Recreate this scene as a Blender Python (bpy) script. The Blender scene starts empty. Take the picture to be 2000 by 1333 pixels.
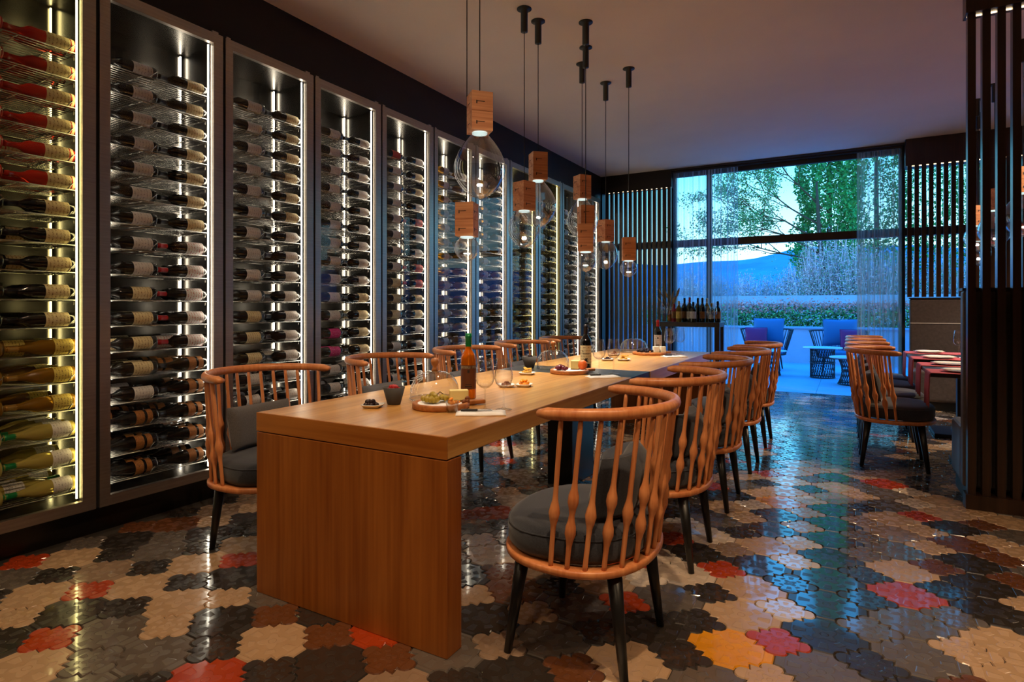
import bpy, math, random
from mathutils import Vector, Matrix
R = math.radians
PI = math.pi
rnd = random.Random(7)
scene = bpy.context.scene
COL = scene.collection

# ------------------------------------------------------------------ camera
# one-point survey of the photo (2000 x 1333): focal 1160 px, level camera at 1.2 m,
# the room's long axis (+Y) vanishes at pixel (1658, 600)
FPX, VX, HY, HC = 1160.0, 1658.0, 600.0, 1.2
YAW = math.atan((VX - 1000) / FPX)
SY, CY = math.sin(YAW), math.cos(YAW)
cam_d = bpy.data.cameras.new('camera')
cam_d.sensor_width = 36.0
cam_d.lens = FPX / 2000 * 36.0
cam_d.shift_y = (HY - 666.5) / 2000
cam_d.clip_start = 0.05
cam_d.clip_end = 3000
cam = bpy.data.objects.new('camera', cam_d)
COL.objects.link(cam)
cam.location = (0, 0, HC)
cam.rotation_euler = (PI / 2, 0, YAW)
scene.camera = cam

def on_z(px, py, z=0.0):
    u = (px - 1000) / FPX; v = (HY - py) / FPX
    t = (z - HC) / v
    return Vector((t * (-SY + u * CY), t * (CY + u * SY), z))

def depth_of(x, y):
    return -SY * x + CY * y

def px_of(x, y, z=0.0):
    d = depth_of(x, y)
    return 1000 + FPX * (CY * x + SY * y) / d, HY - FPX * (z - HC) / d

# ------------------------------------------------------------------ world: dusk sky
EXPOSURE = 0.45
world = bpy.data.worlds.new('dusk_sky')
scene.world = world
world.use_nodes = True
wn = world.node_tree
for n in list(wn.nodes): wn.nodes.remove(n)
w_out = wn.nodes.new('ShaderNodeOutputWorld')
w_bg = wn.nodes.new('ShaderNodeBackground')
w_tc = wn.nodes.new('ShaderNodeTexCoord')
w_sep = wn.nodes.new('ShaderNodeSeparateXYZ')
w_ramp = wn.nodes.new('ShaderNodeValToRGB')
cr = w_ramp.color_ramp
cr.elements[0].position = 0.0; cr.elements[0].color = (0.50, 0.70, 0.76, 1)
cr.elements[1].position = 1.0; cr.elements[1].color = (0.008, 0.26, 1.0, 1)
e = cr.elements.new(0.08); e.color = (0.34, 0.64, 0.78, 1)
e = cr.elements.new(0.22); e.color = (0.09, 0.50, 0.86, 1)
e = cr.elements.new(0.5); e.color = (0.015, 0.34, 1.0, 1)
wn.links.new(w_tc.outputs['Generated'], w_sep.inputs[0])
wn.links.new(w_sep.outputs['Z'], w_ramp.inputs[0])
wn.links.new(w_ramp.outputs[0], w_bg.inputs[0])
wn.links.new(w_bg.outputs[0], w_out.inputs[0])
w_bg.inputs[1].default_value = 3.0

scene.view_settings.view_transform = 'Standard'
scene.view_settings.look = 'None'
scene.view_settings.gamma = 1.0
scene.view_settings.use_curve_mapping = False
scene.view_settings.exposure = EXPOSURE
scene.cycles.max_bounces = 10
scene.cycles.diffuse_bounces = 4
scene.cycles.glossy_bounces = 5
scene.cycles.transmission_bounces = 6
scene.cycles.transparent_max_bounces = 24
scene.cycles.caustics_reflective = False
scene.cycles.caustics_refractive = False
scene.cycles.sample_clamp_indirect = 4.0
scene.cycles.use_denoising = True

# ------------------------------------------------------------------ materials
MATS = {}
def srgb(r, g, b):
    f = lambda c: (c / 255 / 12.92) if c / 255 <= 0.04045 else ((c / 255 + 0.055) / 1.055) ** 2.4
    return (f(r), f(g), f(b))

def mat(name, col=(.5, .5, .5), rough=.5, metal=0., spec=.5, emit=None, es=0., trans=0., ior=1.45, coat=0., sheen=0.,
        bump=None, vary=None, aniso=0.):
    m = bpy.data.materials.new(name); m.use_nodes = True
    nt = m.node_tree; b = nt.nodes['Principled BSDF']
    b.inputs['Base Color'].default_value = (*col, 1)
    b.inputs['Roughness'].default_value = rough
    b.inputs['Metallic'].default_value = metal
    b.inputs['Specular IOR Level'].default_value = spec
    b.inputs['IOR'].default_value = ior
    b.inputs['Transmission Weight'].default_value = trans
    b.inputs['Coat Weight'].default_value = coat
    b.inputs['Sheen Weight'].default_value = sheen
    b.inputs['Anisotropic'].default_value = aniso
    if emit:
        b.inputs['Emission Color'].default_value = (*emit, 1)
        b.inputs['Emission Strength'].default_value = es
    if vary or bump:
        tc = nt.nodes.new('ShaderNodeTexCoord')
        mp = nt.nodes.new('ShaderNodeMapping')
        nt.links.new(tc.outputs['Object'], mp.inputs[0])
    if vary:      # (scale xyz, amount, detail)
        sc, am, det = vary
        mp.inputs['Scale'].default_value = sc
        nz = nt.nodes.new('ShaderNodeTexNoise'); nz.inputs['Scale'].default_value = 1.0
        nz.inputs['Detail'].default_value = det; nz.inputs['Roughness'].default_value = .65
        nt.links.new(mp.outputs[0], nz.inputs['Vector'])
        rp = nt.nodes.new('ShaderNodeValToRGB')
        rp.color_ramp.elements[0].position = .3; rp.color_ramp.elements[1].position = .7
        rp.color_ramp.elements[0].color = (*[c * (1 - am) for c in col], 1)
        rp.color_ramp.elements[1].color = (*[min(1, c * (1 + am)) for c in col], 1)
        nt.links.new(nz.outputs['Fac'], rp.inputs[0])
        nt.links.new(rp.outputs[0], b.inputs['Base Color'])
    if bump:      # (scale xyz, strength, distance)
        sc, st, di = bump
        mp2 = nt.nodes.new('ShaderNodeMapping'); nt.links.new(tc.outputs['Object'], mp2.inputs[0])
        mp2.inputs['Scale'].default_value = sc
        n2 = nt.nodes.new('ShaderNodeTexNoise'); n2.inputs['Scale'].default_value = 1.0; n2.inputs['Detail'].default_value = 3
        nt.links.new(mp2.outputs[0], n2.inputs['Vector'])
        bp = nt.nodes.new('ShaderNodeBump'); bp.inputs['Strength'].default_value = st; bp.inputs['Distance'].default_value = di
        nt.links.new(n2.outputs['Fac'], bp.inputs['Height']); nt.links.new(bp.outputs[0], b.inputs['Normal'])
    MATS[name] = m
    return m

def wood(name, dark, light, axis='Z', rough=.38, fine=60., coarse=9., coat=0.):
    m = bpy.data.materials.new(name); m.use_nodes = True
    nt = m.node_tree; b = nt.nodes['Principled BSDF']
    tc = nt.nodes.new('ShaderNodeTexCoord')
    def noise(s, along, det, dist=0.):
        mp = nt.nodes.new('ShaderNodeMapping'); sc = [s, s, s]; sc['XYZ'.index(axis)] = along
        mp.inputs['Scale'].default_value = sc
        nt.links.new(tc.outputs['Object'], mp.inputs[0])
        n = nt.nodes.new('ShaderNodeTexNoise'); n.inputs['Scale'].default_value = 1; n.inputs['Detail'].default_value = det
        n.inputs['Distortion'].default_value = dist
        nt.links.new(mp.outputs[0], n.inputs['Vector']); return n
    a = noise(coarse, .9, 4, .6); c = noise(fine, 1.6, 3)
    mx = nt.nodes.new('ShaderNodeMix'); mx.data_type = 'FLOAT'; mx.inputs['Factor'].default_value = .42
    nt.links.new(a.outputs['Fac'], mx.inputs[2]); nt.links.new(c.outputs['Fac'], mx.inputs[3])
    rp = nt.nodes.new('ShaderNodeValToRGB')
    rp.color_ramp.elements[0].position = .36; rp.color_ramp.elements[0].color = (*dark, 1)
    rp.color_ramp.elements[1].position = .64; rp.color_ramp.elements[1].color = (*light, 1)
    nt.links.new(mx.outputs[0], rp.inputs[0]); nt.links.new(rp.outputs[0], b.inputs['Base Color'])
    b.inputs['Roughness'].default_value = rough
    b.inputs['Coat Weight'].default_value = coat; b.inputs['Coat Roughness'].default_value = .25
    bp = nt.nodes.new('ShaderNodeBump'); bp.inputs['Strength'].default_value = .08; bp.inputs['Distance'].default_value = .002
    nt.links.new(c.outputs['Fac'], bp.inputs['Height']); nt.links.new(bp.outputs[0], b.inputs['Normal'])
    MATS[name] = m; return m

def thin_glass(name, tint=(1, 1, 1), rough=0.0, edge=.0, ior=1.5, gain=1.0, power=5.0):
    """a single thin sheet: lets light straight through, mirrors by Fresnel, and goes a little denser edge-on"""
    m = bpy.data.materials.new(name); m.use_nodes = True
    nt = m.node_tree
    for n in list(nt.nodes): nt.nodes.remove(n)
    out = nt.nodes.new('ShaderNodeOutputMaterial')
    tr = nt.nodes.new('ShaderNodeBsdfTransparent'); gl = nt.nodes.new('ShaderNodeBsdfGlossy')
    gl.inputs['Roughness'].default_value = rough
    f0 = ((ior - 1) / (ior + 1)) ** 2 * gain
    lf = nt.nodes.new('ShaderNodeLayerWeight'); lf.inputs['Blend'].default_value = .5
    pw = nt.nodes.new('ShaderNodeMath'); pw.operation = 'POWER'; pw.inputs[1].default_value = power
    nt.links.new(lf.outputs['Facing'], pw.inputs[0])
    mu = nt.nodes.new('ShaderNodeMath'); mu.operation = 'MULTIPLY_ADD'; mu.inputs[1].default_value = 1 - f0; mu.inputs[2].default_value = f0; mu.use_clamp = True
    nt.links.new(pw.outputs[0], mu.inputs[0])
    lw = nt.nodes.new('ShaderNodeLayerWeight'); lw.inputs['Blend'].default_value = .35
    mc = nt.nodes.new('ShaderNodeMix'); mc.data_type = 'RGBA'
    mc.inputs[6].default_value = (*tint, 1)
    mc.inputs[7].default_value = (*[t * (1 - edge) for t in tint], 1)
    nt.links.new(lw.outputs['Facing'], mc.inputs[0]); nt.links.new(mc.outputs[2], tr.inputs[0])
    ms = nt.nodes.new('ShaderNodeMixShader')
    nt.links.new(mu.outputs[0], ms.inputs[0]); nt.links.new(tr.outputs[0], ms.inputs[1]); nt.links.new(gl.outputs[0], ms.inputs[2])
    nt.links.new(ms.outputs[0], out.inputs[0])
    MATS[name] = m; return m

def sheer(name, col, transp):
    m = bpy.data.materials.new(name); m.use_nodes = True
    nt = m.node_tree
    for n in list(nt.nodes): nt.nodes.remove(n)
    out = nt.nodes.new('ShaderNodeOutputMaterial')
    tr = nt.nodes.new('ShaderNodeBsdfTransparent')
    df = nt.nodes.new('ShaderNodeBsdfDiffuse'); tl = nt.nodes.new('ShaderNodeBsdfTranslucent')
    df.inputs[0].default_value = (*col, 1); tl.inputs[0].default_value = (*col, 1)
    a = nt.nodes.new('ShaderNodeMixShader'); a.inputs[0].default_value = .45
    nt.links.new(df.outputs[0], a.inputs[1]); nt.links.new(tl.outputs[0], a.inputs[2])
    lw = nt.nodes.new('ShaderNodeLayerWeight'); lw.inputs['Blend'].default_value = .5   # woven threads close up edge-on
    mr = nt.nodes.new('ShaderNodeMapRange'); mr.inputs[3].default_value = 1 - transp; mr.inputs[4].default_value = .95
    nt.links.new(lw.outputs['Facing'], mr.inputs[0])
    ms = nt.nodes.new('ShaderNodeMixShader')
    nt.links.new(mr.outputs[0], ms.inputs[0]); nt.links.new(tr.outputs[0], ms.inputs[1]); nt.links.new(a.outputs[0], ms.inputs[2])
    nt.links.new(ms.outputs[0], out.inputs[0]); MATS[name] = m; return m

def emis(name, col, st):
    m = bpy.data.materials.new(name); m.use_nodes = True
    nt = m.node_tree
    for n in list(nt.nodes): nt.nodes.remove(n)
    out = nt.nodes.new('ShaderNodeOutputMaterial'); em = nt.nodes.new('ShaderNodeEmission')
    em.inputs[0].default_value = (*col, 1); em.inputs[1].default_value = st
    nt.links.new(em.outputs[0], out.inputs[0]); MATS[name] = m; return m

WARM = (1.0, .70, .42)
wood('oak_y', srgb(172, 116, 54), srgb(212, 160, 90), 'Y', .33, coat=.15)
wood('oak_x', srgb(150, 84, 28), srgb(188, 118, 50), 'X', .36)
wood('oak_z', srgb(132, 68, 18), srgb(168, 98, 36), 'Z', .4)  # darker than the tabletop oak: the slabs' dim light put into colour
wood('beech', srgb(192, 112, 64), srgb(222, 148, 94), 'Z', .36, fine=90, coarse=14)
wood('block_wood', srgb(186, 110, 70), srgb(240, 178, 132), 'X', .6, fine=70, coarse=12)
wood('board_wood', srgb(140, 80, 36), srgb(196, 126, 66), 'X', .45, fine=70, coarse=14)
wood('dark_wood', srgb(38, 24, 16), srgb(62, 40, 28), 'Z', .3)
mat('black_metal', (.012, .012, .013), .45)
mat('black_lacquer', (.010, .010, .011), .28, vary=((8, 8, 8), .3, 2))
mat('black_leg', (.010, .009, .009), .35)
mat('black_top', (.028, .030, .034), .30, vary=((20, 20, 20), .25, 3))
mat('steel', (.41, .36, .32), .40, 1., vary=((3, 3, 90), .12, 3), aniso=.4)
mat('steel_inside', (.105, .097, .088), .27, 1., vary=((60, 3, 3), .15, 2))
mat('chrome', (.72, .70, .67), .16, 1.)
mat('shelf_wire', (.40, .38, .35), .26, 1.)
mat('charcoal_fabric', srgb(42, 45, 54), .9, sheen=.3, vary=((220, 220, 220), .35, 2), bump=((380, 380, 380), .3, .002))
mat('grey_fabric', srgb(84, 80, 80), .92, sheen=.3, vary=((240, 240, 240), .25, 2), bump=((380, 380, 380), .3, .002))
mat('navy_fabric', srgb(40, 46, 62), .9, sheen=.3, vary=((220, 220, 220), .25, 2))
mat('plaster', srgb(236, 224, 212), .85, vary=((.6, .6, .6), .05, 3))
mat('bulkhead', srgb(26, 18, 14), .55, vary=((1.2, 1.2, 6), .35, 3))
mat('wall_paint', srgb(120, 96, 76), .8, vary=((1, 1, 1), .08, 3))
mat('grout', srgb(52, 46, 40), .7)
mat('kick', srgb(20, 14, 10), .25)
mat('frame_metal', srgb(58, 50, 46), .45, .3)
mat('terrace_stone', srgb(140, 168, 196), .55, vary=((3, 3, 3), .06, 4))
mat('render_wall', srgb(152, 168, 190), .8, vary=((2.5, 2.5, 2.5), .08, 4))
mat('white_china', srgb(232, 228, 224), .2, coat=.4)
mat('linen', srgb(244, 242, 242), .85, bump=((300, 300, 300), .2, .001))
mat('slate_cup', srgb(62, 58, 56), .7, bump=((160, 160, 160), .2, .001))
mat('raspberry', srgb(170, 18, 26), .4, bump=((520, 520, 520), .8, .002))
mat('prune', srgb(34, 12, 14), .25)
mat('apricot', srgb(238, 142, 26), .4)
mat('cracker', srgb(222, 170, 72), .6)
mat('nut', srgb(120, 66, 32), .6)
mat('grape_green', srgb(176, 150, 52), .25, trans=.15)
mat('grape_red', srgb(96, 18, 40), .25)
mat('grape_black', srgb(30, 22, 34), .3)
mat('cheese', srgb(236, 214, 140), .5)
mat('cheese_rind', srgb(120, 78, 40), .7)
mat('cheese_white', srgb(232, 226, 206), .6)
mat('fruit_orange', srgb(226, 104, 30), .5)
mat('whisky', srgb(214, 112, 14), .06, spec=.6, trans=.55, ior=1.2, coat=.6)
mat('green_foil', srgb(14, 120, 62), .3, .2)
mat('red_foil', srgb(170, 18, 22), .3, .2)
mat('dark_foil', srgb(26, 18, 22), .3, .3)
mat('gold_foil', srgb(176, 130, 60), .3, .6)
mat('cream_foil', srgb(214, 200, 168), .35)
mat('brown_label', srgb(96, 52, 26), .5)
mat('ink', srgb(38, 32, 30), .6)
mat('glass_dark', srgb(14, 12, 12), .07, spec=.7, coat=.3)
mat('glass_green', srgb(16, 26, 14), .07, spec=.7, coat=.3)
mat('glass_rose', srgb(244, 66, 52), .07, spec=.6, trans=.6, ior=1.15, coat=.4)
mat('glass_amber', srgb(150, 106, 28), .07, spec=.6, trans=.4, ior=1.15, coat=.4)
mat('glass_straw', srgb(206, 184, 96), .07, spec=.6, trans=.4, ior=1.15, coat=.4)
mat('runner', srgb(186, 84, 92), .85, bump=((200, 200, 200), .2, .001))
mat('blue_cushion', srgb(62, 112, 156), .85, bump=((200, 200, 200), .2, .001))
mat('purple_cushion', srgb(150, 44, 96), .85, bump=((200, 200, 200), .2, .001))
mat('rope_dark', srgb(38, 40, 50), .7)
mat('table_white', srgb(200, 214, 222), .3)
mat('leather', srgb(82, 74, 74), .5, vary=((30, 30, 30), .2, 3), bump=((120, 120, 120), .25, .002))
mat('blue_lit_leather', srgb(96, 106, 128), .45, bump=((120, 120, 120), .2, .002))  # blue window light on the near bench put into the leather's colour
mat('trim_light', srgb(200, 196, 196), .5)
mat('bark', srgb(70, 58, 46), .9)
mat('leaf_dark', srgb(36, 128, 66), .6)
mat('leaf_cypress', srgb(42, 154, 76), .7)
mat('leaf_spring', srgb(92, 142, 90), .6)
mat('leaf_hedge', srgb(96, 166, 84), .5)
mat('leaf_hedge_dark', srgb(46, 100, 48), .5)
mat('leaf_red', srgb(232, 140, 128), .5)
mat('twig_grey', srgb(214, 200, 206), .8)
mat('twig_mauve', srgb(190, 150, 158), .8)
mat('hill_haze_blue', srgb(60, 130, 170), .95, vary=((.02, .02, .02), .3, 4))  # forested hills: distance haze put into the base colour as blue
mat('meadow', srgb(70, 110, 90), .95)
mat('wheat', srgb(190, 140, 84), .8)
thin_glass('pane', (.93, .96, .95), 0.0, .05, 1.45)
thin_glass('door_glass', (.96, .97, .96), 0.0, .05, 1.42, .35, 6.0)
thin_glass('bulb_glass', (.97, .985, .98), 0.0, .25, 1.5, 5.0, 2.8)
thin_glass('crystal', (.985, .99, .99), 0.0, .08, 1.5, 1.3, 3.6)
thin_glass('dome_glass', (.985, .99, .99), 0.0, .15, 1.5, 4.5, 3.0)
thin_glass('tumbler_glass', (.985, .99, .99), 0.0, .15, 1.5, 2.4)
sheer('sheer_white', srgb(205, 205, 214), .84)
sheer('sheer_beige', srgb(196, 178, 164), .62)
emis('led_white', (1.0, .88, .70), 15.0)
emis('led_yellow', (1.0, .82, .32), 10.0)
emis('led_pendant', (.80, 1.0, .95), .9)
emis('led_warm', (1.0, .72, .40), 3.0)
emis('downlight_lens', (1.0, .78, .52), 6.0)

def label_mat(name, base, ink, dens=.5):
    """printed paper: a few rows of fine dark print and a darker rule, on the label's own UV"""
    m = bpy.data.materials.new(name); m.use_nodes = True
    nt = m.node_tree; b = nt.nodes['Principled BSDF']
    b.inputs['Roughness'].default_value = .6
    tc = nt.nodes.new('ShaderNodeTexCoord'); sp = nt.nodes.new('ShaderNodeSeparateXYZ')
    nt.links.new(tc.outputs['UV'], sp.inputs[0])
    mp = nt.nodes.new('ShaderNodeMapping'); mp.inputs['Scale'].default_value = (26, 13, 1)
    nt.links.new(tc.outputs['UV'], mp.inputs[0])
    nz = nt.nodes.new('ShaderNodeTexNoise'); nz.inputs['Scale'].default_value = 1.0; nz.inputs['Detail'].default_value = 1
    nt.links.new(mp.outputs[0], nz.inputs['Vector'])
    gt = nt.nodes.new('ShaderNodeMath'); gt.operation = 'GREATER_THAN'; gt.inputs[1].default_value = 1 - dens
    nt.links.new(nz.outputs['Fac'], gt.inputs[0])
    wv = nt.nodes.new('ShaderNodeMath'); wv.operation = 'PINGPONG'; wv.inputs[1].default_value = .08
    nt.links.new(sp.outputs['Y'], wv.inputs[0])
    g2 = nt.nodes.new('ShaderNodeMath'); g2.operation = 'GREATER_THAN'; g2.inputs[1].default_value = .045
    nt.links.new(wv.outputs[0], g2.inputs[0])
    mm = nt.nodes.new('ShaderNodeMath'); mm.operation = 'MULTIPLY'
    nt.links.new(gt.outputs[0], mm.inputs[0]); nt.links.new(g2.outputs[0], mm.inputs[1])
    mx = nt.nodes.new('ShaderNodeMix'); mx.data_type = 'RGBA'
    mx.inputs[6].default_value = (*base, 1); mx.inputs[7].default_value = (*ink, 1)
    nt.links.new(mm.outputs[0], mx.inputs[0]); nt.links.new(mx.outputs[2], b.inputs['Base Color'])
    MATS[name] = m; return m
label_mat('label_cream', srgb(226, 206, 160), srgb(150, 116, 78), .46)
label_mat('label_white', srgb(220, 212, 208), srgb(150, 140, 140), .44)
label_mat('label_redprint', srgb(226, 222, 222), srgb(176, 50, 46), .46)
label_mat('label_gold', srgb(170, 108, 50), srgb(70, 38, 18), .5)
label_mat('label_yellow', srgb(214, 188, 92), srgb(120, 92, 40), .46)
label_mat('label_pink', srgb(214, 40, 130), srgb(240, 190, 210), .4)
label_mat('label_red', srgb(188, 52, 34), srgb(110, 24, 18), .46)

# ------------------------------------------------------------------ mesh builder
class MB:
    def __init__(s): s.v = []; s.f = []; s.m = []; s.uv = []; s.smooth = []
    def add(s, verts, faces, mi=0, smooth=False, uvs=None):
        o = len(s.v); s.v += [tuple(p) for p in verts]
        for k, f in enumerate(faces):
            s.f.append([i + o for i in f]); s.m.append(mi); s.smooth.append(smooth)
            s.uv.append(uvs[k] if uvs else None)
        return s
    def box(s, x0, x1, y0, y1, z0, z1, mi=0):
        v = [(x, y, z) for x in (x0, x1) for y in (y0, y1) for z in (z0, z1)]
        return s.add(v, [(0, 1, 3, 2), (4, 6, 7, 5), (0, 4, 5, 1), (2, 3, 7, 6), (0, 2, 6, 4), (1, 5, 7, 3)], mi)
    def lathe(s, prof, n=24, c=(0, 0, 0), mi=0, smooth=True, cap0=False, cap1=False, sx=1., sy=1.):
        v = []; f = []
        for r, z in prof:
            for k in range(n):
                a = 2 * PI * k / n
                v.append((c[0] + r * math.cos(a) * sx, c[1] + r * math.sin(a) * sy, c[2] + z))
        for i in range(len(prof) - 1):
            for k in range(n):
                k2 = (k + 1) % n
                f.append((i * n + k, i * n + k2, (i + 1) * n + k2, (i + 1) * n + k))
        if cap0: f.append(tuple(range(n - 1, -1, -1)))
        if cap1: f.append(tuple((len(prof) - 1) * n + k for k in range(n)))
        return s.add(v, f, mi, smooth)
    def tube(s, pts, r, n=8, mi=0, caps=True, smooth=True, ry=None, up=None):
        """r a number or one per point; ry a second radius across the frame"""
        pts = [Vector(p) for p in pts]; N = len(pts)
        rr = r if isinstance(r, (list, tuple)) else [r] * N
        v = []; f = []
        prev = None
        for i, p in enumerate(pts):
            t = (pts[min(i + 1, N - 1)] - pts[max(i - 1, 0)]).normalized()
            if up is not None:
                a = Vector(up); a = (a - t * a.dot(t)).normalized()
            elif prev is None:
                a = Vector((0, 0, 1)) if abs(t.z) < .9 else Vector((1, 0, 0))
                a = (a - t * a.dot(t)).normalized()
            else:
                a = (prev - t * prev.dot(t)).normalized()
            prev = a; b = t.cross(a)
            for k in range(n):
                an = 2 * PI * k / n
                v.append(p + a * (math.cos(an) * rr[i]) + b * (math.sin(an) * (ry if ry else rr[i])))
        for i in range(N - 1):
            for k in range(n):
                k2 = (k + 1) % n
                f.append((i * n + k, i * n + k2, (i + 1) * n + k2, (i + 1) * n + k))
        if caps:
            f.append(tuple(range(n - 1, -1, -1))); f.append(tuple((N - 1) * n + k for k in range(n)))
        return s.add(v, f, mi, smooth)
    def sphere(s, c, r, n=10, mi=0, sx=1., sy=1., sz=1.):
        m = max(4, n // 2 + 1)
        prof = [(r * math.sin(PI * (i + .02) / (m + .04)), -r * math.cos(PI * (i + .02) / (m + .04)) * sz) for i in range(m + 1)]
        return s.lathe(prof, n, c, mi, True, True, True, sx, sy)
    def xform(s, M):
        s.v = [tuple(M @ Vector(p)) for p in s.v]; return s
    def merge(s, o, M=None, mo=0):
        vs = [tuple(M @ Vector(p)) for p in o.v] if M else o.v
        b = len(s.v); s.v += vs
        for f, m_, sm, uv in zip(o.f, o.m, o.smooth, o.uv):
            s.f.append([i + b for i in f]); s.m.append(m_ + mo); s.smooth.append(sm); s.uv.append(uv)
        return s
    def mesh(s, name, mats):
        me = bpy.data.meshes.new(name)
        me.from_pydata(s.v, [], s.f)
        for m in (mats if isinstance(mats, (list, tuple)) else [mats]): me.materials.append(MATS[m])
        me.polygons.foreach_set('material_index', s.m)
        me.polygons.foreach_set('use_smooth', s.smooth)
        if any(u is not None for u in s.uv):
            ul = me.uv_layers.new(name='UVMap')
            flat = []
            for f, u in zip(s.f, s.uv):
                for k in range(len(f)):
                    flat += list(u[k]) if u is not None else [0., 0.]
            ul.data.foreach_set('uv', flat)
        me.update()
        return me

def obj(name, me, parent=None, loc=None, rot=None):
    o = bpy.data.objects.new(name, me); COL.objects.link(o)
    if parent is not None: o.parent = parent
    if loc is not None: o.location = loc
    if rot is not None: o.rotation_euler = rot
    return o
def part(name, mb, mats, parent, loc=None, rot=None):
    return obj(name, mb.mesh(name, mats), parent, loc, rot)
def tag(o, label, cat, group=None):
    o['label'] = label; o['category'] = cat
    if group: o['group'] = group
    return o
def thing(name, label, cat, loc=(0, 0, 0), rz=0., group=None):
    o = bpy.data.objects.new(name, None); COL.objects.link(o)
    o.empty_display_size = .1
    o.location = loc; o.rotation_euler = (0, 0, rz)
    return tag(o, label, cat, group)
def one(name, mb, mats, label, cat, loc=(0, 0, 0), rz=0., group=None, rot=None):
    o = obj(name, mb.mesh(name, mats), None, loc, rot or (0, 0, rz)); return tag(o, label, cat, group)
def struct(name, mb, mats, parent=None):
    o = obj(name, mb.mesh(name, mats), parent)
    if parent is None: o['kind'] = 'structure'
    return o
def copy_tree(o, loc=None, rz=None, label=None, parent=None):
    c = o.copy(); COL.objects.link(c)
    if parent is not None:
        c.parent = parent
    if loc is not None: c.location = loc
    if rz is not None: c.rotation_euler = (0, 0, rz)
    if label: c['label'] = label
    for ch in o.children: copy_tree(ch, parent=c)
    return c
def bevel(o, w=.004, n=2):
    m = o.modifiers.new('bevel', 'BEVEL'); m.width = w; m.segments = n; m.limit_method = 'ANGLE'; return o
ORD = ['first', 'second', 'third', 'fourth', 'fifth', 'sixth', 'seventh', 'eighth', 'ninth', 'tenth', 'eleventh',
       'twelfth', 'thirteenth', 'fourteenth', 'fifteenth', 'sixteenth', 'seventeenth']

# ------------------------------------------------------------------ room dimensions
XL, XR = -3.5, 3.6           # front of the bulkhead over the cabinets / right wall
YF, YB = -3.2, 9.2           # wall behind the viewer / glazed back wall
ZC = 3.31
CABX = -3.42                 # plane of the cabinet doors

# ---- lamps of the room: warm recessed downlights (built with their trims in the ceiling)
def spot(name, parent, loc, power, col, angle, blend=.6, size=.04, aim=None):
    l = bpy.data.lights.new(name, 'SPOT'); l.energy = power; l.color = col
    l.spot_size = R(angle); l.spot_blend = blend; l.shadow_soft_size = size
    o = bpy.data.objects.new(name, l); COL.objects.link(o); o.parent = parent; o.location = loc
    if aim is not None:
        o.rotation_euler = Vector(aim).to_track_quat('-Z', 'Y').to_euler()
    return o
DOWN_W = 95.
dl_trim = MB().lathe([(.032, -.002), (.05, -.004), (.052, 0), (.032, .0)], 20)
dl_lens = MB().lathe([(.0005, -.0015), (.033, -.0015)], 20, mi=0)
DL = [(-2.75, .3, 'above the aisle by the first wine cabinet', (.15, .45)), (-1.67, .75, 'before the head of the long table', (0, .5)),
      (-.25, .9, 'over the tiled aisle right of the table head', (-.35, .35)), (1.1, 1.0, 'over the aisle before the slat screen', (0, .2)),
      (-2.2, -.9, 'behind the viewer on the cabinet side', (0, .3)), (-.4, -1.1, 'behind the viewer on the aisle side', (-.1, .3)),
      (2.3, 2.4, 'over the right aisle beside the wall', (0, 0)), (2.4, 5.6, 'over the booth tables by the wall', (-.4, 0)),
      (2.4, 7.4, 'over the far booth by the wall', (-.4, 0))]
dl_t_me = dl_trim.mesh('trim_ring', 'black_metal'); dl_l_me = dl_lens.mesh('lens', 'downlight_lens')
DLK = [.45, .2, 1.25, 1.2, .3, .42, 1.3, 2.4, 2.2]
for (x, y, where, aim), dk in zip(DL, DLK):
    t = thing('ceiling_downlight', 'small recessed warm ceiling downlight ' + where, 'downlight', (x, y, ZC), 0, 'recessed ceiling downlights')
    obj('trim_ring', dl_t_me, t); obj('lens', dl_l_me, t)
    spot('lamp', t, (0, 0, -.03), DOWN_W * dk, WARM, 95, .8, .03, (aim[0], aim[1], -1))

# ------------------------------------------------------------------ room shell
floor_o = struct('floor', MB().box(XL - .7, XR, YF, YB + .02, -.12, -.006), 'grout')
struct('ceiling', MB().box(XL - .7, XR + .1, YF, YB + .1, ZC, ZC + .15), 'plaster')
wl = MB().box(XL - .75, XL - .55, YF, YB + .1, 0, ZC)
wl.box(XL - .55, XL, YF, YB, 2.915, ZC)
struct('wall_left', wl, 'bulkhead')
struct('trim_1', MB().box(XL - .06, XL, YF, YB - .12, -.006, .142), 'kick')
struct('wall_right', MB().box(XR, XR + .15, YF, YB + .1, 0, ZC), 'wall_paint')
struct('wall_front', MB().box(XL - .7, XR + .1, YF - .15, YF, 0, ZC), 'wall_paint')
wb = MB().box(XL - .55, XL + .02, YB - .1, YB + .1, 0, ZC)          # pier beside the last cabinet
wb.box(XL + .02, -2.36, YB - .10, YB + .0, 3.03, ZC)               # header above the left slats
struct('wall_back', wb, 'bulkhead')
struct('trim_2', MB().box(-2.36, .62, YB - .06, YB + .1, 3.262, ZC).box(-2.36, .62, YB - .10, YB - .06, 3.285, ZC), 'frame_metal')
struct('trim_3', MB().box(.62, XR, YB - .26, YB + .0, 2.975, ZC), 'dark_wood')

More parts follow.
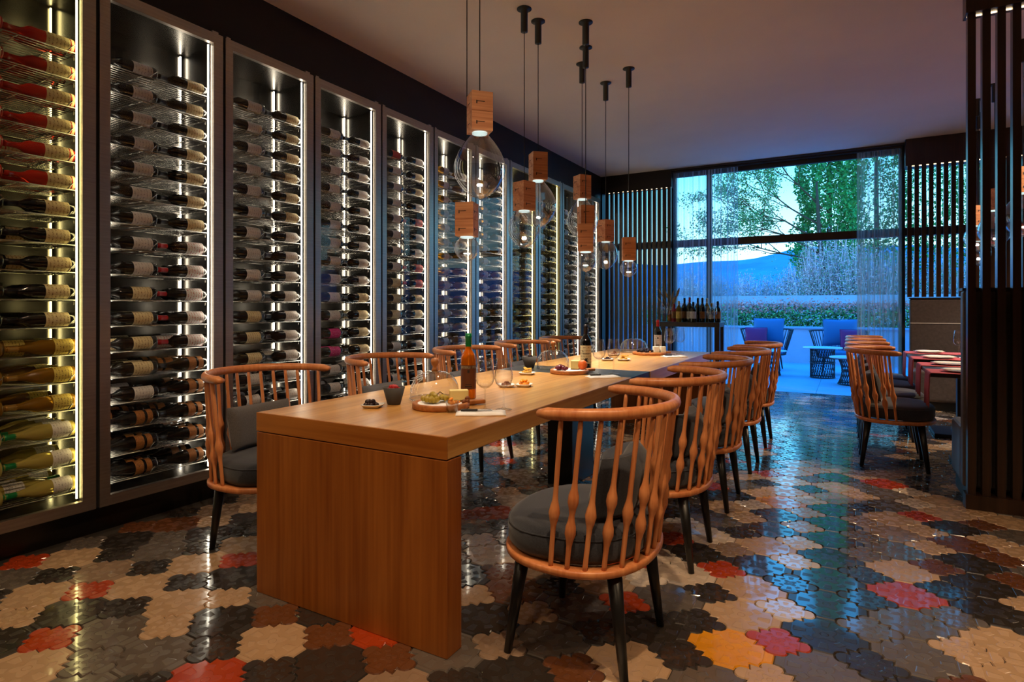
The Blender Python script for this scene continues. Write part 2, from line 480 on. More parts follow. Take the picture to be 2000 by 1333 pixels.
# glazing: window_1 = the tall left lights, window_2 = wide opening light, window_3 = lights behind the right-hand slats
def window(name, x0, x1, verts, transom=True, lower_pane=True):
    root = bpy.data.objects.new(name, None); COL.objects.link(root); root['kind'] = 'structure'
    y = YB + .06
    edges = [x0] + verts + [x1]
    fr = MB()
    fr.box(x0, x1, y - .03, y + .03, 3.20, 3.27); 
    part('head', fr, 'frame_metal', root)
    for x in verts:
        part('mullion', MB().box(x - .035, x + .035, y - .045, y + .045, 0, 3.2), 'frame_metal', root)
    if transom:
        part('transom', MB().box(x0, x1, y - .05, y + .05, 2.12, 2.225), 'dark_wood', root)
    for a, b in zip(edges[:-1], edges[1:]):
        part('pane', MB().box(a + .02, b - .02, y - .004, y + .004, 2.225, 3.2), 'pane', root)
        if lower_pane: part('pane', MB().box(a + .02, b - .02, y - .004, y + .004, .03, 2.12), 'pane', root)
    return root
window('window_1', XL + .02, -1.40, [-2.36, -1.83])
window('window_2', -1.40, .60, [], lower_pane=False)
window('window_3', .60, XR, [.60, 1.9])

# ------------------------------------------------------------------ floor tiles
PX, PY, SX0, SY0 = .2870, .2559, .065, 3.095
HX, HYY = PX / 2, PY / 2
LA, LB = HX - .034, HYY - .030           # lobe reach of the small quatrefoil tile
def small_outline():
    q = [(1.0, 0.0), (.965, .19), (.87, .31), (.72, .35), (.585, .31), (.635, .635), (.31, .585), (.35, .72), (.31, .87), (.19, .965)]
    pts = []
    for k in range(4):
        for (a, b) in q:
            x, y = a, b
            for _ in range(k): x, y = -y, x
            pts.append((x * LA, y * LB))
    return pts
SO = small_outline()
def big_outline():
    pts = []
    for k, (cx, cy) in enumerate([(1, 1), (-1, 1), (-1, -1), (1, -1)]):
        # the quarter of the small tile that bites this corner, walked counter-clockwise round the big tile
        n = len(SO)
        quarter = {0: (30, 20), 1: (40, 30), 2: (10, 0), 3: (20, 10)}[k]
        idx = list(range(quarter[0], quarter[1] - 1, -1))
        pts += [(SO[i % n][0] + cx * HX, SO[i % n][1] + cy * HYY) for i in idx]
    return pts
BO = big_outline()
def inset(poly, d):
    n = len(poly); out = []
    for i in range(n):
        a = Vector(poly[i - 1]); b = Vector(poly[i]); c = Vector(poly[(i + 1) % n])
        e1 = (b - a); e2 = (c - b)
        n1 = Vector((-e1.y, e1.x)).normalized() if e1.length > 1e-6 else Vector((0, 0))
        n2 = Vector((-e2.y, e2.x)).normalized() if e2.length > 1e-6 else Vector((0, 0))
        nn = n1 + n2
        if nn.length < 1e-4: nn = n1
        nn = nn.normalized(); k = d / max(.55, nn.dot(n1))
        out.append((b.x + nn.x * k, b.y + nn.y * k))
    return out
def tile_mb(poly):
    p0 = inset(poly, .0012); p1 = inset(poly, .0045); n = len(poly)
    v = [(x, y, -.005) for x, y in p0] + [(x, y, 0) for x, y in p1]
    f = [(i, (i + 1) % n, n + (i + 1) % n, n + i) for i in range(n)] + [tuple(range(n, 2 * n))]
    uv = [[(v[i][0], v[i][1]) for i in ff] for ff in f]
    return MB().add(v, f, 0, False, uv)
def tile_mat(name, col, rough, glossy=.5, big=True, hue=.12):
    m = bpy.data.materials.new(name); m.use_nodes = True
    nt = m.node_tree; b = nt.nodes['Principled BSDF']; L = nt.links.new
    tc = nt.nodes.new('ShaderNodeTexCoord'); sp = nt.nodes.new('ShaderNodeSeparateXYZ'); L(tc.outputs['UV'], sp.inputs[0])
    def M(op, a, b_=None, clamp=False):
        n = nt.nodes.new('ShaderNodeMath'); n.operation = op; n.use_clamp = clamp
        for i, q in enumerate((a, b_)):
            if q is None: continue
            if isinstance(q, (int, float)): n.inputs[i].default_value = q
            else: L(q, n.inputs[i])
        return n.outputs[0]
    x, y = sp.outputs[0], sp.outputs[1]
    r = M('SQRT', M('ADD', M('MULTIPLY', x, x), M('MULTIPLY', y, y)))
    th = M('ARCTAN2', y, x)
    s = 1.0 if big else .62
    c4 = M('COSINE', M('MULTIPLY', th, 4))
    def band(lo, hi):          # 1 between two radii
        return M('MULTIPLY', M('MULTIPLY', M('SUBTRACT', r, lo), 320, True), M('MULTIPLY', M('SUBTRACT', hi, r), 320, True))
    # raised flower, axis leaves and corner leaves
    pet = M('ADD', M('MULTIPLY', M('COSINE', M('ADD', M('MULTIPLY', th, 4), PI)), .011 * s), .040 * s)
    fl = M('MULTIPLY', M('SUBTRACT', pet, r), 320, True)
    core = M('MULTIPLY', M('SUBTRACT', .0022, M('ABSOLUTE', M('SUBTRACT', r, .014 * s))), 600, True)
    ax = M('MULTIPLY', M('MULTIPLY', M('SUBTRACT', c4, .72), 9, True), band(.060 * s, .104 * s))
    dg = M('MULTIPLY', M('MULTIPLY', M('SUBTRACT', M('MULTIPLY', c4, -1), .55), 7, True), band(.058 * s, .084 * s))
    fl = M('SUBTRACT', fl, core, True)
    # raised border following the tile's edge
    g2 = M('MAXIMUM', M('MAXIMUM', M('ABSOLUTE', x), M('ABSOLUTE', y)), M('MULTIPLY', M('ADD', M('ABSOLUTE', x), M('ABSOLUTE', y)), .70))
    bd = M('MULTIPLY', M('SUBTRACT', g2, .110 if big else .071), 500, True)
    h = M('MAXIMUM', M('MAXIMUM', fl, M('MAXIMUM', ax, dg)), bd)
    nz = nt.nodes.new('ShaderNodeTexNoise'); nz.inputs['Scale'].default_value = 14; nz.inputs['Detail'].default_value = 4
    L(tc.outputs['Object'], nz.inputs['Vector'])
    hh = M('ADD', h, M('MULTIPLY', nz.outputs['Fac'], .45))
    bp = nt.nodes.new('ShaderNodeBump'); bp.inputs['Strength'].default_value = .6; bp.inputs['Distance'].default_value = .0016
    L(hh, bp.inputs['Height']); L(bp.outputs[0], b.inputs['Normal'])
    mx = nt.nodes.new('ShaderNodeMix'); mx.data_type = 'RGBA'
    mx.inputs[6].default_value = (*[c * (1 - hue) for c in col], 1); mx.inputs[7].default_value = (*[min(1, c * (1 + hue)) for c in col], 1)
    L(nz.outputs['Fac'], mx.inputs[0]); L(mx.outputs[2], b.inputs['Base Color'])
    rr = nt.nodes.new('ShaderNodeMapRange'); rr.inputs[3].default_value = rough; rr.inputs[4].default_value = rough + .22
    L(h, rr.inputs[0]); L(rr.outputs[0], b.inputs['Roughness'])
    b.inputs['Specular IOR Level'].default_value = glossy
    b.inputs['Coat Roughness'].default_value = .06
    cw = nt.nodes.new('ShaderNodeMapRange'); cw.inputs[3].default_value = .75; cw.inputs[4].default_value = .28
    L(h, cw.inputs[0]); L(cw.outputs[0], b.inputs['Coat Weight'])
    MATS[name] = m
TC = {'K': (srgb(50, 44, 40), .15), 'G': (srgb(98, 88, 80), .17), 'C': (srgb(184, 150, 116), .2), 'W': (srgb(206, 186, 166), .2),
      'B': (srgb(102, 60, 34), .18), 'R': (srgb(172, 60, 22), .16), 'Y': (srgb(222, 146, 22), .2), 'T': (srgb(142, 116, 94), .2)}
for k, (c, ro) in TC.items():
    tile_mat('tile_big_' + k, c, ro, .6, True); tile_mat('tile_small_' + k, c, ro, .6, False)
OBS = []      # tile colours read off the photo: (origin, scale, points)
def obs(x0, y0, s, txt):
    for w in txt.split():
        c, xy = w.split(':'); a, b = xy.split(','); OBS.append((x0 + float(a) * s, y0 + float(b) * s, c))
obs(0, 980, .35, 'C:220,510 C:150,630 K:395,610 R:510,480 K:720,580 C:800,455 C:1005,545 C:950,690 C:1300,530 G:560,740 K:1260,650 '
    'R:285,765 C:200,925 G:510,890 G:870,840 K:1215,815 B:1560,635 C:1530,790 B:1850,745 R:1170,960 K:1510,950 K:1820,880 K:60,780 '
    'K:1090,430 K:1350,430 K:330,395 C:430,300 K:660,270 K:870,350 T:600,360 G:900,240 C:1060,330 C:1350,280 C:1230,90 B:1010,140 B:830,120 K:780,190 G:60,420 K:820,985')
obs(880, 950, .2874, 'W:480,75 R:320,165 G:220,260 W:215,350 W:270,460 B:290,560 B:470,690 C:180,720 K:780,680 C:590,860 G:880,800 G:700,980 '
    'T:350,1080 B:850,1230 C:1250,1200 K:1000,1000 R:1240,790 K:1300,960 W:1380,600 W:1480,440 R:1490,340 K:450,1260 K:100,1280 K:120,1000 K:1450,1120 K:1520,880')
obs(1300, 950, .35, 'C:40,370 R:80,280 K:110,370 W:250,270 R:300,440 K:440,235 G:340,180 C:370,100 C:540,340 T:340,350 K:550,450 W:735,420 W:760,315 C:745,225 '
    'K:920,400 K:700,540 K:915,515 C:470,560 C:440,715 W:675,690 K:900,655 K:260,595 K:180,750 Y:370,920 R:635,870 K:895,850 G:1140,805 K:130,950 C:560,1050 '
    'G:860,1000 K:1140,1010 K:1120,630 K:1115,495 R:1340,620 C:1320,480 G:1250,740 K:1500,570 G:1600,740 G:1400,900 C:1660,930 C:1850,880 C:1870,1030 K:1700,420 '
    'C:1330,210 C:1500,70 C:1650,150 C:1750,170 B:1900,410 B:1650,330 K:1770,570 K:1800,690 K:1600,230 B:1800,240 G:1130,360 G:1280,370 B:1520,460 C:1420,240 C:1900,220')
obs(1300, 880, .2, 'K:1150,620 C:1400,600 W:1380,480 Y:980,470 C:1250,380 W:1200,280 R:1000,215 C:1470,150 C:1550,200 W:1300,120 R:490,340 C:540,250 C:600,520 C:780,640 '
    'T:620,660 K:740,790 W:420,800 R:130,850 C:100,1030 R:540,1120 G:640,960 C:1000,950 W:1300,900 K:1640,860 K:1620,720 G:1340,730 K:1080,760 K:1650,600')
obs(1400, 560, .3, 'C:1090,1220 R:1100,1285 R:1060,965 C:620,1190 C:1130,1100 C:1300,1040 R:350,1215 C:1000,1060')
tiles = {}
def snap(p):
    best = None
    for kind, ox, oy in (('S', SX0, SY0), ('L', SX0 + HX, SY0 + HYY)):
        i = round((p.x - ox) / PX); j = round((p.y - oy) / PY)
        d = math.hypot(p.x - ox - i * PX, p.y - oy - j * PY) * (1.25 if kind == 'S' else 1.0)
        if best is None or d < best[0]: best = (d, (kind, i, j))
    return best[1]
for px, py, c in OBS: tiles.setdefault(snap(on_z(px, py)), c)
tr = random.Random(11)
TL = []
for kind, ox, oy in (('L', SX0 + HX, SY0 + HYY), ('S', SX0, SY0)):
    for i in range(-15, 14):
        for j in range(-25, 25):
            x = ox + i * PX; y = oy + j * PY
            if not (XL - .02 + HX * .4 < x < XR - HX and YF + HYY < y < YB - .02 - HYY * .3): continue
            c = tiles.get((kind, i, j)) or tr.choices('KGCWBRT', [36, 26, 17, 6, 7, 3.2, 6])[0]
            d = depth_of(x, y)
            u, v = px_of(x, y) if d > .3 else (-9999, 0)
            TL.append((d if (-60 < u < 2060 and 560 < v < 1400) else 1e6, kind, x, y, c))
TL.sort(key=lambda t: t[0])
tmesh = {}
for kind, poly in (('L', BO), ('S', SO)):
    for c in TC: tmesh[kind, c] = tile_mb(poly).mesh('floor_tile', ('tile_big_' if kind == 'L' else 'tile_small_') + c)
NT = 300
for d, kind, x, y, c in TL[:NT]:
    obj('floor_tile', tmesh[kind, c], floor_o, (x, y, 0))
rest = MB(); tb = {'L': tile_mb(BO), 'S': tile_mb(SO)}; order = list(TC)
for d, kind, x, y, c in TL[NT:]:
    rest.merge(tb[kind], Matrix.Translation((x, y, 0)), order.index(c) * 2 + (0 if kind == 'L' else 1))
ro = part('floor_tiling', rest, [p + c for c in order for p in ('tile_big_', 'tile_small_')], floor_o); ro['kind'] = 'stuff'
# a strip of plain edge tiles under the cabinets' toe line and by the glazing is the grout slab itself

# ------------------------------------------------------------------ wine cabinets
CW = .7245; CY0 = 1.632 - CW; NCAB = 11
ZROW = [2.552 - .1415 * k for k in range(17)]
def body_mb():
    b = MB()
    b.box(-.40, -.385, .012, CW - .012, .15, 2.89)                  # back
    b.box(-.40, -.035, .012, .03, .15, 2.89); b.box(-.40, -.035, CW - .03, CW - .012, .15, 2.89)
    b.box(-.40, -.035, .012, CW - .012, 2.845, 2.89); b.box(-.40, -.035, .012, CW - .012, .15, .195)
    return b
body_me = body_mb().mesh('cabinet_body', 'steel_inside')
def door_mb():
    b = MB(); s = .052; y0, y1, z0, z1 = .012, CW - .006, .145, 2.90
    b.box(-.032, 0, y0, y0 + s, z0, z1); b.box(-.032, 0, y1 - s - .01, y1, z0, z1)
    b.box(-.032, 0, y0 + s, y1 - s - .01, z1 - .062, z1); b.box(-.032, 0, y0 + s, y1 - s - .01, z0, z0 + .055)
    return b
door_me = door_mb().mesh('door_frame', 'steel')
pane_me = MB().box(-.020, -.014, .060, CW - .064, .196, 2.842).mesh('door_pane', 'door_glass')
hinge_mes = [MB().box(-.03, -.004, CW - .075, CW - .035, 2.90, 2.914).mesh('hinge', 'steel'), MB().box(-.03, -.004, .02, .05, 2.90, 2.912).mesh('hinge', 'steel')]
gap_me = MB().box(-.39, -.012, .001, .011, .145, 2.905).mesh('side_filler', 'black_metal')
def led_me(x, y, m): return MB().box(x - .003, x + .003, y - .0035, y + .0035, .21, 2.835).mesh('led_strip', m)
LEDS = [(-.048, CW - .074), (-.376, CW - .052), (-.376, .052), (-.048, .072)]
led_mes = {m: [led_me(x, y, m) for x, y in LEDS] for m in ('led_white', 'led_yellow')}
def shelf_mb():
    b = MB(); y0, y1 = .036, CW - .060
    for k, x in enumerate([-.052, -.085, -.118, -.150, -.185, -.22, -.255, -.29, -.325, -.36]):
        b.tube([(x, y0, 0), (x, y1, 0)], .0028 if k else .0034, 5)
    for y in (.10, .26, .34, .40, .56, y1 - .01):
        b.tube([(-.052, y, -.004), (-.365, y, -.004)], .0026, 5)
    for yb in (y1 + .003, y1 - .31):                               # wire stops round each bottle's base
        b.tube([(-.055, yb - .055, .004), (-.055, yb - .035, .03), (-.06, yb - .012, .05), (-.075, yb - .002, .058), (-.10, yb, .052),
                (-.125, yb - .004, .03), (-.13, yb - .01, .0)], .0030, 5)
    b.tube([(-.085, y1 - .01, -.003), (-.085, y1 - .01, -.028)], .003, 5)
    return b
shelf_me = shelf_mb().mesh('wire_shelf', 'shelf_wire')
CABWORD = ['leftmost', 'second', 'third', 'fourth', 'fifth', 'sixth', 'seventh', 'eighth', 'ninth', 'tenth', 'eleventh']
for c in range(NCAB):
    warm = c in (0, 7, 8)
    lab = ('tall steel wine cabinet with yellow lit shelves, leftmost, cut by the photo edge' if c == 0 else
           'tall steel glass-door wine cabinet, %s from the left, %s' % (CABWORD[c], 'yellow lit' if warm else 'white lit'))
    t = thing('wine_cabinet', lab, 'wine cabinet', (CABX, CY0 + c * CW, 0), 0, 'wine cabinets along the left wall')
    obj('body', body_me, t); obj('side_filler', gap_me, t)
    dr = obj('door', door_me, t); obj('pane', pane_me, dr); [obj('hinge', h_, dr) for h_ in hinge_mes]
    for me in led_mes['led_yellow' if warm else 'led_white']: obj('led_strip', me, t)
    for z in ZROW: obj('wire_shelf', shelf_me, t, (0, 0, z - .0425))

# ------------------------------------------------------------------ bottles (local: standing, base at z=0, label towards +X)
def bordeaux(r=.0375, h=.30):
    return [(r * .80, .0), (r * .97, .003), (r, .010), (r, h * .60), (r * .97, h * .64), (r * .80, h * .69), (r * .52, h * .74), (.0145, h * .79), (.0138, h * .93), (.0155, h * .935), (.0155, h * .96), (.0140, h * .965), (.0138, h)]
def burgundy(r=.040, h=.30):
    return [(r * .8, .0), (r * .97, .003), (r, .010), (r, h * .46), (r * .95, h * .53), (r * .78, h * .61), (r * .55, h * .69), (.0165, h * .77), (.0140, h * .84), (.0138, h * .93), (.0155, h * .935), (.0155, h * .96), (.0138, h)]
def label_patch(r, z0, z1, half=80, n=8, mi=0, mb=None, off=0.0006, centre=0.):
    v = []; uv = []; f = []
    for k in range(n + 1):
        a = R(centre + -half + 2 * half * k / n)
        for z in (z0, z1): v.append(((r + off) * math.cos(a), (r + off) * math.sin(a), z))
    for k in range(n):
        f.append((2 * k, 2 * k + 2, 2 * k + 3, 2 * k + 1))
        u0, u1 = k / n, (k + 1) / n
        uv.append([(u0, 0), (u1, 0), (u1, 1), (u0, 1)])
    return (mb or MB()).add(v, f, mi, True, uv)
def capsule(h, z0, mb=None, mi=0, n=12):
    return (mb or MB()).lathe([(.0150, h * z0), (.0150, h * .925), (.0166, h * .932), (.0166, h * .965), (.0150, h * .97), (.0148, h + .0005), (.0002, h + .001)], n, mi=mi)
STY = {   # shape, glass, label, capsule, words
    'rose': ('bo', 'glass_rose', 'label_cream', None, 'rose wine bottle with pale label'),
    'cream': ('bo', 'glass_dark', 'label_cream', 'dark_foil', 'dark wine bottle with cream label'),
    'white': ('bo', 'glass_dark', 'label_white', 'dark_foil', 'dark wine bottle with white label'),
    'redcap': ('bo', 'glass_dark', 'label_redprint', 'red_foil', 'dark bottle with red-printed white label'),
    'gold': ('bu', 'glass_dark', 'label_gold', 'dark_foil', 'dark wine bottle with gold bands'),
    'amber': ('bu', 'glass_amber', 'label_yellow', 'gold_foil', 'amber wine bottle with yellow label'),
    'straw': ('bu', 'glass_straw', 'label_white', 'green_foil', 'pale wine bottle with green neck'),
    'straww': ('bu', 'glass_amber', 'label_white', 'cream_foil', 'golden wine bottle with white label'),
    'pink': ('bo', 'glass_dark', 'label_pink', 'dark_foil', 'dark wine bottle with pink label'),
    'red': ('bo', 'glass_dark', 'label_red', 'red_foil', 'dark wine bottle with red label')}
def bottle_bits(st, n=16):
    sh, gl, lb, cp, _ = STY[st]
    prof = bordeaux() if sh == 'bo' else burgundy(); r = prof[2][0]
    body = MB().lathe(prof, n, cap0=True, cap1=True)
    lab = MB()
    if st == 'gold':
        label_patch(r, .035, .065, 120, 10, 0, lab); label_patch(r, .080, .125, 120, 10, 0, lab)
    elif sh == 'bo': label_patch(r, .030, .135, 85, 8, 0, lab)
    else: label_patch(r, .022, .105, 95, 8, 0, lab)
    if st == 'rose': label_patch(r, .012, .024, 85, 8, 0, lab)
    caps = capsule(.30, .80 if sh == 'bo' else .78, n=10) if cp else None
    return body, lab, caps
BM = {}
for st in STY:
    b, l, cp = bottle_bits(st)
    BM[st] = (b.mesh('bottle', STY[st][1]), l.mesh('label', STY[st][2]), cp.mesh('capsule', STY[st][3]) if cp else None)
    b, l, cp = bottle_bits(st, 10)
    j = MB(); j.merge(b, None, 0); j.merge(l, None, 1)
    if cp: j.merge(cp, None, 2)
    mts = [STY[st][1], STY[st][2]] + ([STY[st][3]] if cp else [])
    BM[st] += (j, mts, j.mesh('wine_bottle', mts))
def rows(txt):           # 'rose*6 cream*5' -> list of 17
    out = []
    for w in txt.split():
        a, n = w.split('*'); out += [a] * int(n)
    return out
PLAN = [  # (right-hand bottle, left-hand bottle) per cabinet
    ('rose*6 cream*5 amber*3 straw*3', 'rose*6 cream*5 amber*3 straw*3'),
    ('cream*7 redcap*5 gold*5', 'white*9 cream*4 white*1 gold*3'),
    ('cream*6 white*9 redcap*2', 'white*10 cream*3 white*4'),
    ('white*9 cream*4 white*4', 'white*11 pink*2 white*4'),
    ('white*1 cream*2 white*1 red*1 white*2 red*2 cream*2 white*6', 'red*1 white*7 cream*4 white*5'),
    ('straww*17', 'straww*17'), ('straww*17', 'straww*17'), ('straww*17', 'amber*17'),
    ('white*17', 'white*17'), ('white*17', 'white*17'), ('white*17', 'white*17')]
stuffb = {}
def stuff_bottle(st, M): stuffb.setdefault(st, []).append(M)
count = 0
RX = Matrix.Rotation(R(90), 4, 'X')
br = random.Random(3)
for c in range(NCAB):
    right, left = rows(PLAN[c][0]), rows(PLAN[c][1])
    yb = CY0 + c * CW
    for k, z in enumerate(ZROW):
        for side, lst, y in (('right', right, yb + CW - .066), ('left', left, yb + CW - .376)):
            st = lst[k]
            if c == 0 and side == 'left' and False: continue
            rr = .0375 if STY[st][0] == 'bo' else .040
            x = CABX - .093 + br.uniform(-.004, .004); zz = z - .0425 + rr + .0035; y += br.uniform(-.006, .004)
            roll = R(br.uniform(-14, 26))
            M = Matrix.Translation((x, y, zz)) @ RX @ Matrix.Rotation(roll, 4, 'Z')
            if c >= 9 or (c == 8 and side == 'left'):
                stuff_bottle(st, M); continue
            word = '%s at %s of %s shelf down, %s' % (STY[st][4], side, ORD[k],
                   'leftmost cabinet' if c == 0 else CABWORD[c] + ' cabinet from left')
            me_b, me_l, me_c, jm, mts, me_far = BM[st]
            if c < 6:
                t = obj('wine_bottle', me_b); t.matrix_world = M
                tag(t, word, 'wine bottle', 'bottles in the wine cabinets')
                obj('label', me_l, t)
                if me_c: obj('capsule', me_c, t)
            else:
                t = obj('wine_bottle', me_far); t.matrix_world = M
                tag(t, word, 'wine bottle', 'bottles in the wine cabinets')
            count += 1
    # second and third row deep in the cabinet
    for k, z in enumerate(ZROW):
        for dep in (.175, .255, .33):
            if k < 7 and (c != 0 or dep > .3): continue
            if dep > .2 and (k < 10 and c != 0): continue
            if dep < .2 and c > 4 and k < 3: continue
            for lst, y in ((right, yb + CW - .075), (left, yb + CW - .38)):
                if br.random() < (.35 if k < 7 else .15): continue
                st = lst[k]; rr = .0375 if STY[st][0] == 'bo' else .040
                flip = br.random() < .25
                M = Matrix.Translation((CABX - dep, y - (.29 if flip else 0), z - .0425 + rr + .0035)) @ Matrix.Rotation(R(-90 if flip else 90), 4, 'X') @ Matrix.Rotation(R(br.uniform(-20, 40)), 4, 'Z')
                stuff_bottle(st, M)
allm = []; big = MB()
for st, Ms in stuffb.items():
    j, mts = BM[st][3], BM[st][4]
    b0 = len(allm); allm += mts
    for M in Ms: big.merge(j, M, b0)
bo = one('wine_bottles', big, allm, 'remaining wine bottles lying deep on the shelves and in the far cabinets', 'wine bottle')
bo['kind'] = 'stuff'

# ------------------------------------------------------------------ the long table
TX0, TX1, TZ = -2.170, -1.187, .757
TYA0, TYA1, TYB0, TYB1 = 1.648, 3.605, 4.022, 6.02
tt = thing('communal_table', 'long oak communal table with slab ends and a black middle strip', 'table', ((TX0 + TX1) / 2, TYA0, 0))
def tpart(name, x0, x1, y0, y1, z0, z1, m, bv=.003):
    ox, oy = (TX0 + TX1) / 2, TYA0
    o = part(name, MB().box(x0 - ox, x1 - ox, y0 - oy, y1 - oy, z0, z1), m, tt); return bevel(o, bv)
TH = .082
tpart('tabletop', TX0, TX1, TYA0 + .002, TYA1, TZ - TH + .004, TZ, 'oak_y')
tpart('front_edge', TX0, TX1, TYA0 - .004, TYA0 + .002, TZ - TH + .004, TZ - .0006, 'oak_x', .001)
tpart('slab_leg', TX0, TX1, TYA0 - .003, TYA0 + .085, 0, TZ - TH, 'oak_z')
tpart('tabletop', TX0, TX1, TYB0, TYB1, TZ - TH, TZ, 'oak_y')
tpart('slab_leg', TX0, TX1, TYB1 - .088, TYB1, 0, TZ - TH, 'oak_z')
tpart('middle_strip', TX0 + .004, TX1 - .004, TYA1, TYB0, TZ - .05, TZ - .001, 'black_top', .001)
tpart('pedestal', -1.782, -1.600, 3.632, 4.012, 0, TZ - .05, 'black_lacquer')

# ------------------------------------------------------------------ spindle-back chair (local: front = +X)
def ring_pt(a, hw=.298, back=.242, front=.262, pw=2.35):
    c, s = math.cos(a), math.sin(a)
    k = (abs(c) ** pw + abs(s) ** pw) ** (-1 / pw)
    return (c * k * (front if c > 0 else back), s * k * hw)
ZR = .360
def make_chair(label, cat='chair', group=None, fabric='charcoal_fabric', pillow=True, roll=False):
    t = thing('spindle_chair', label, cat, group=group)
    # bent-wood seat ring
    n = 48; v = []; f = []
    for k in range(n):
        a = 2 * PI * k / n
        for (grow, z) in ((1.02, ZR - .016), (1.045, ZR - .012), (1.05, ZR + .004), (1.035, ZR + .010), (.88, ZR + .010), (.88, ZR - .016)):
            x, y = ring_pt(a); v.append((x * grow, y * grow, z))
    for k in range(n):
        k2 = (k + 1) % n
        for q in range(6): f.append((k * 6 + q, k2 * 6 + q, k2 * 6 + (q + 1) % 6, k * 6 + (q + 1) % 6))
    part('seat_ring', MB().add(v, f, 0, True), 'beech', t)
    # cushion
    prof = [(.86, .012), (.96, .014), (1.02, .034), (1.025, .082), (.985, .106), (.88, .118), (.6, .124), (.3, .126)]
    v = []; f = []
    for gk, z in prof:
        for k in range(n):
            x, y = ring_pt(2 * PI * k / n); g_ = gk * (.925 + (.075 * min(1, max(0, x) / .12))); v.append((x * g_, y * g_, ZR + z))
    for i in range(len(prof) - 1):
        for k in range(n):
            k2 = (k + 1) % n; f.append((i * n + k, i * n + k2, (i + 1) * n + k2, (i + 1) * n + k))
    f.append(tuple((len(prof) - 1) * n + k for k in range(n))); f.append(tuple(range(n - 1, -1, -1)))
    seat = part('seat_cushion', MB().add(v, f, 0, True), fabric, t)
    pp = []
    for k in range(41):
        x, y = ring_pt(2 * PI * k / 40); g_ = 1.012 * (.925 + (.075 * min(1, max(0, x) / .12))); pp.append((x * g_, y * g_, ZR + .094))
    part('piping', MB().tube(pp, .003, 5, caps=False), fabric, seat)
    # top rail
    ZT = .862; pts = []
    for k in range(33):
        a = R(84 + 192 * k / 32)
        x = .312 * math.cos(a) + .005; y = .322 * math.sin(a)
        pts.append((x, y, ZT + .006 * (-math.cos(a))))
    part('top_rail', MB().tube(pts, [.012] + [.020] * 31 + [.012], 12, ry=.018, up=(0, 0, 1)), 'beech', t)
    # turned spindles, single and double swell by turns
    NS = 15
    for k in range(NS):
        a = R(98 + 164 * k / (NS - 1))
        top = Vector((.308 * math.cos(a) + .005, .318 * math.sin(a), ZT - .015))
        # feet of the spindles are spread along the back of the ring
        b = R(88 + 184 * k / (NS - 1)); bx, by = ring_pt(b)
        bot = Vector((bx * .99, by * .99, ZR + .004))
        L_ = []; rad = []
        bul = [.375] if k % 2 == 0 else [.265, .475]
        for i in range(25):
            s_ = i / 24
            rr = .0086
            for bb in bul: rr += .0108 * math.exp(-((s_ - bb) / .060) ** 2)
            if i == 0 or i == 24: rr = .0075
            L_.append(bot.lerp(top, s_)); rad.append(rr)
        part('spindle', MB().tube(L_, rad, 8), 'beech', t)
    # tapered legs
    for sx, sy in ((-1, -1), (-1, 1), (1, -1), (1, 1)):
        top = Vector((sx * .165, sy * .185, ZR - .012)); foot = Vector((sx * .208, sy * (.205 if sx < 0 else .225), 0))
        part('leg', MB().tube([top, foot], [.0265, .0135], 12), 'black_leg', t)
    if pillow:      # lumbar pillow tied to the spindles
        pb = MB(); nn = 14; v = []; f = []
        W2, Hh, Tk = .185, .108, .060
        for i in range(nn + 1):
            for j in range(nn + 1):
                uu, vv = -1 + 2 * i / nn, -1 + 2 * j / nn
                w = max(0., (1 - uu ** 4) * (1 - vv ** 4))
                for sgn in (1,):
                    bend = -.055 * uu * uu
                    v.append((Tk * w ** .5 - bend, uu * W2, vv * Hh))
        m0 = len(v)
        for i in range(nn + 1):
            for j in range(nn + 1):
                uu, vv = -1 + 2 * i / nn, -1 + 2 * j / nn
                w = max(0., (1 - uu ** 4) * (1 - vv ** 4))
                v.append((-Tk * w ** .5 * .8 + .055 * uu * uu, uu * W2, vv * Hh))
        for i in range(nn):
            for j in range(nn):
                a_ = i * (nn + 1) + j; q = (a_, a_ + nn + 1, a_ + nn + 2, a_ + 1)
                f.append(q); f.append(tuple(m0 + w for w in reversed(q)))
        pb.add(v, f, 0, True)
        pil = part('lumbar_pillow', pb, 'grey_fabric' if pillow == 'grey' else fabric, t, (-.155, 0, ZR + .225), (0, R(-12), 0))
        sb = MB()
        for sgn in (-1, 1):
            sb.tube([(-.075, sgn * .13 + .014 * math.cos(q * PI / 4), -.115 + 0 * q) if False else
                     (-.062 + .016 * math.cos(q * PI / 4), sgn * .125 + .016 * math.sin(q * PI / 4), -.125) for q in range(9)], .011, 6, caps=False)
        part('strap', sb, 'charcoal_fabric', pil)
    return t
SEQ = ['nearest the viewer', 'second from the viewer', 'third from the viewer', 'fourth from the viewer', 'farthest from the viewer']
ch0 = make_chair('beech spindle-back chair, nearest the viewer, aisle side of long table', group='chairs along the long table')
YC = [2.015, 2.93, 3.83, 4.76, 5.67]
ch0.location = (-.825, YC[0], 0); ch0.rotation_euler = (0, 0, PI)
for k in range(1, 5):
    copy_tree(ch0, (-.825, YC[k], 0), PI, 'beech spindle-back chair, %s, aisle side of long table' % SEQ[k])
chL = make_chair('beech spindle-back chair, nearest the viewer, cabinet side of long table', group='chairs along the long table', pillow='grey')
YL = [2.03, 2.97, 3.88, 4.80, 5.70]
chL.location = (-2.535, YL[0], 0); chL.rotation_euler = (0, 0, 0)
for k in range(1, 5):
    copy_tree(chL, (-2.535, YL[k], 0), 0., 'beech spindle-back chair, %s, cabinet side of long table' % SEQ[k])
YR = [5.41, 6.095, 6.78, 7.465]
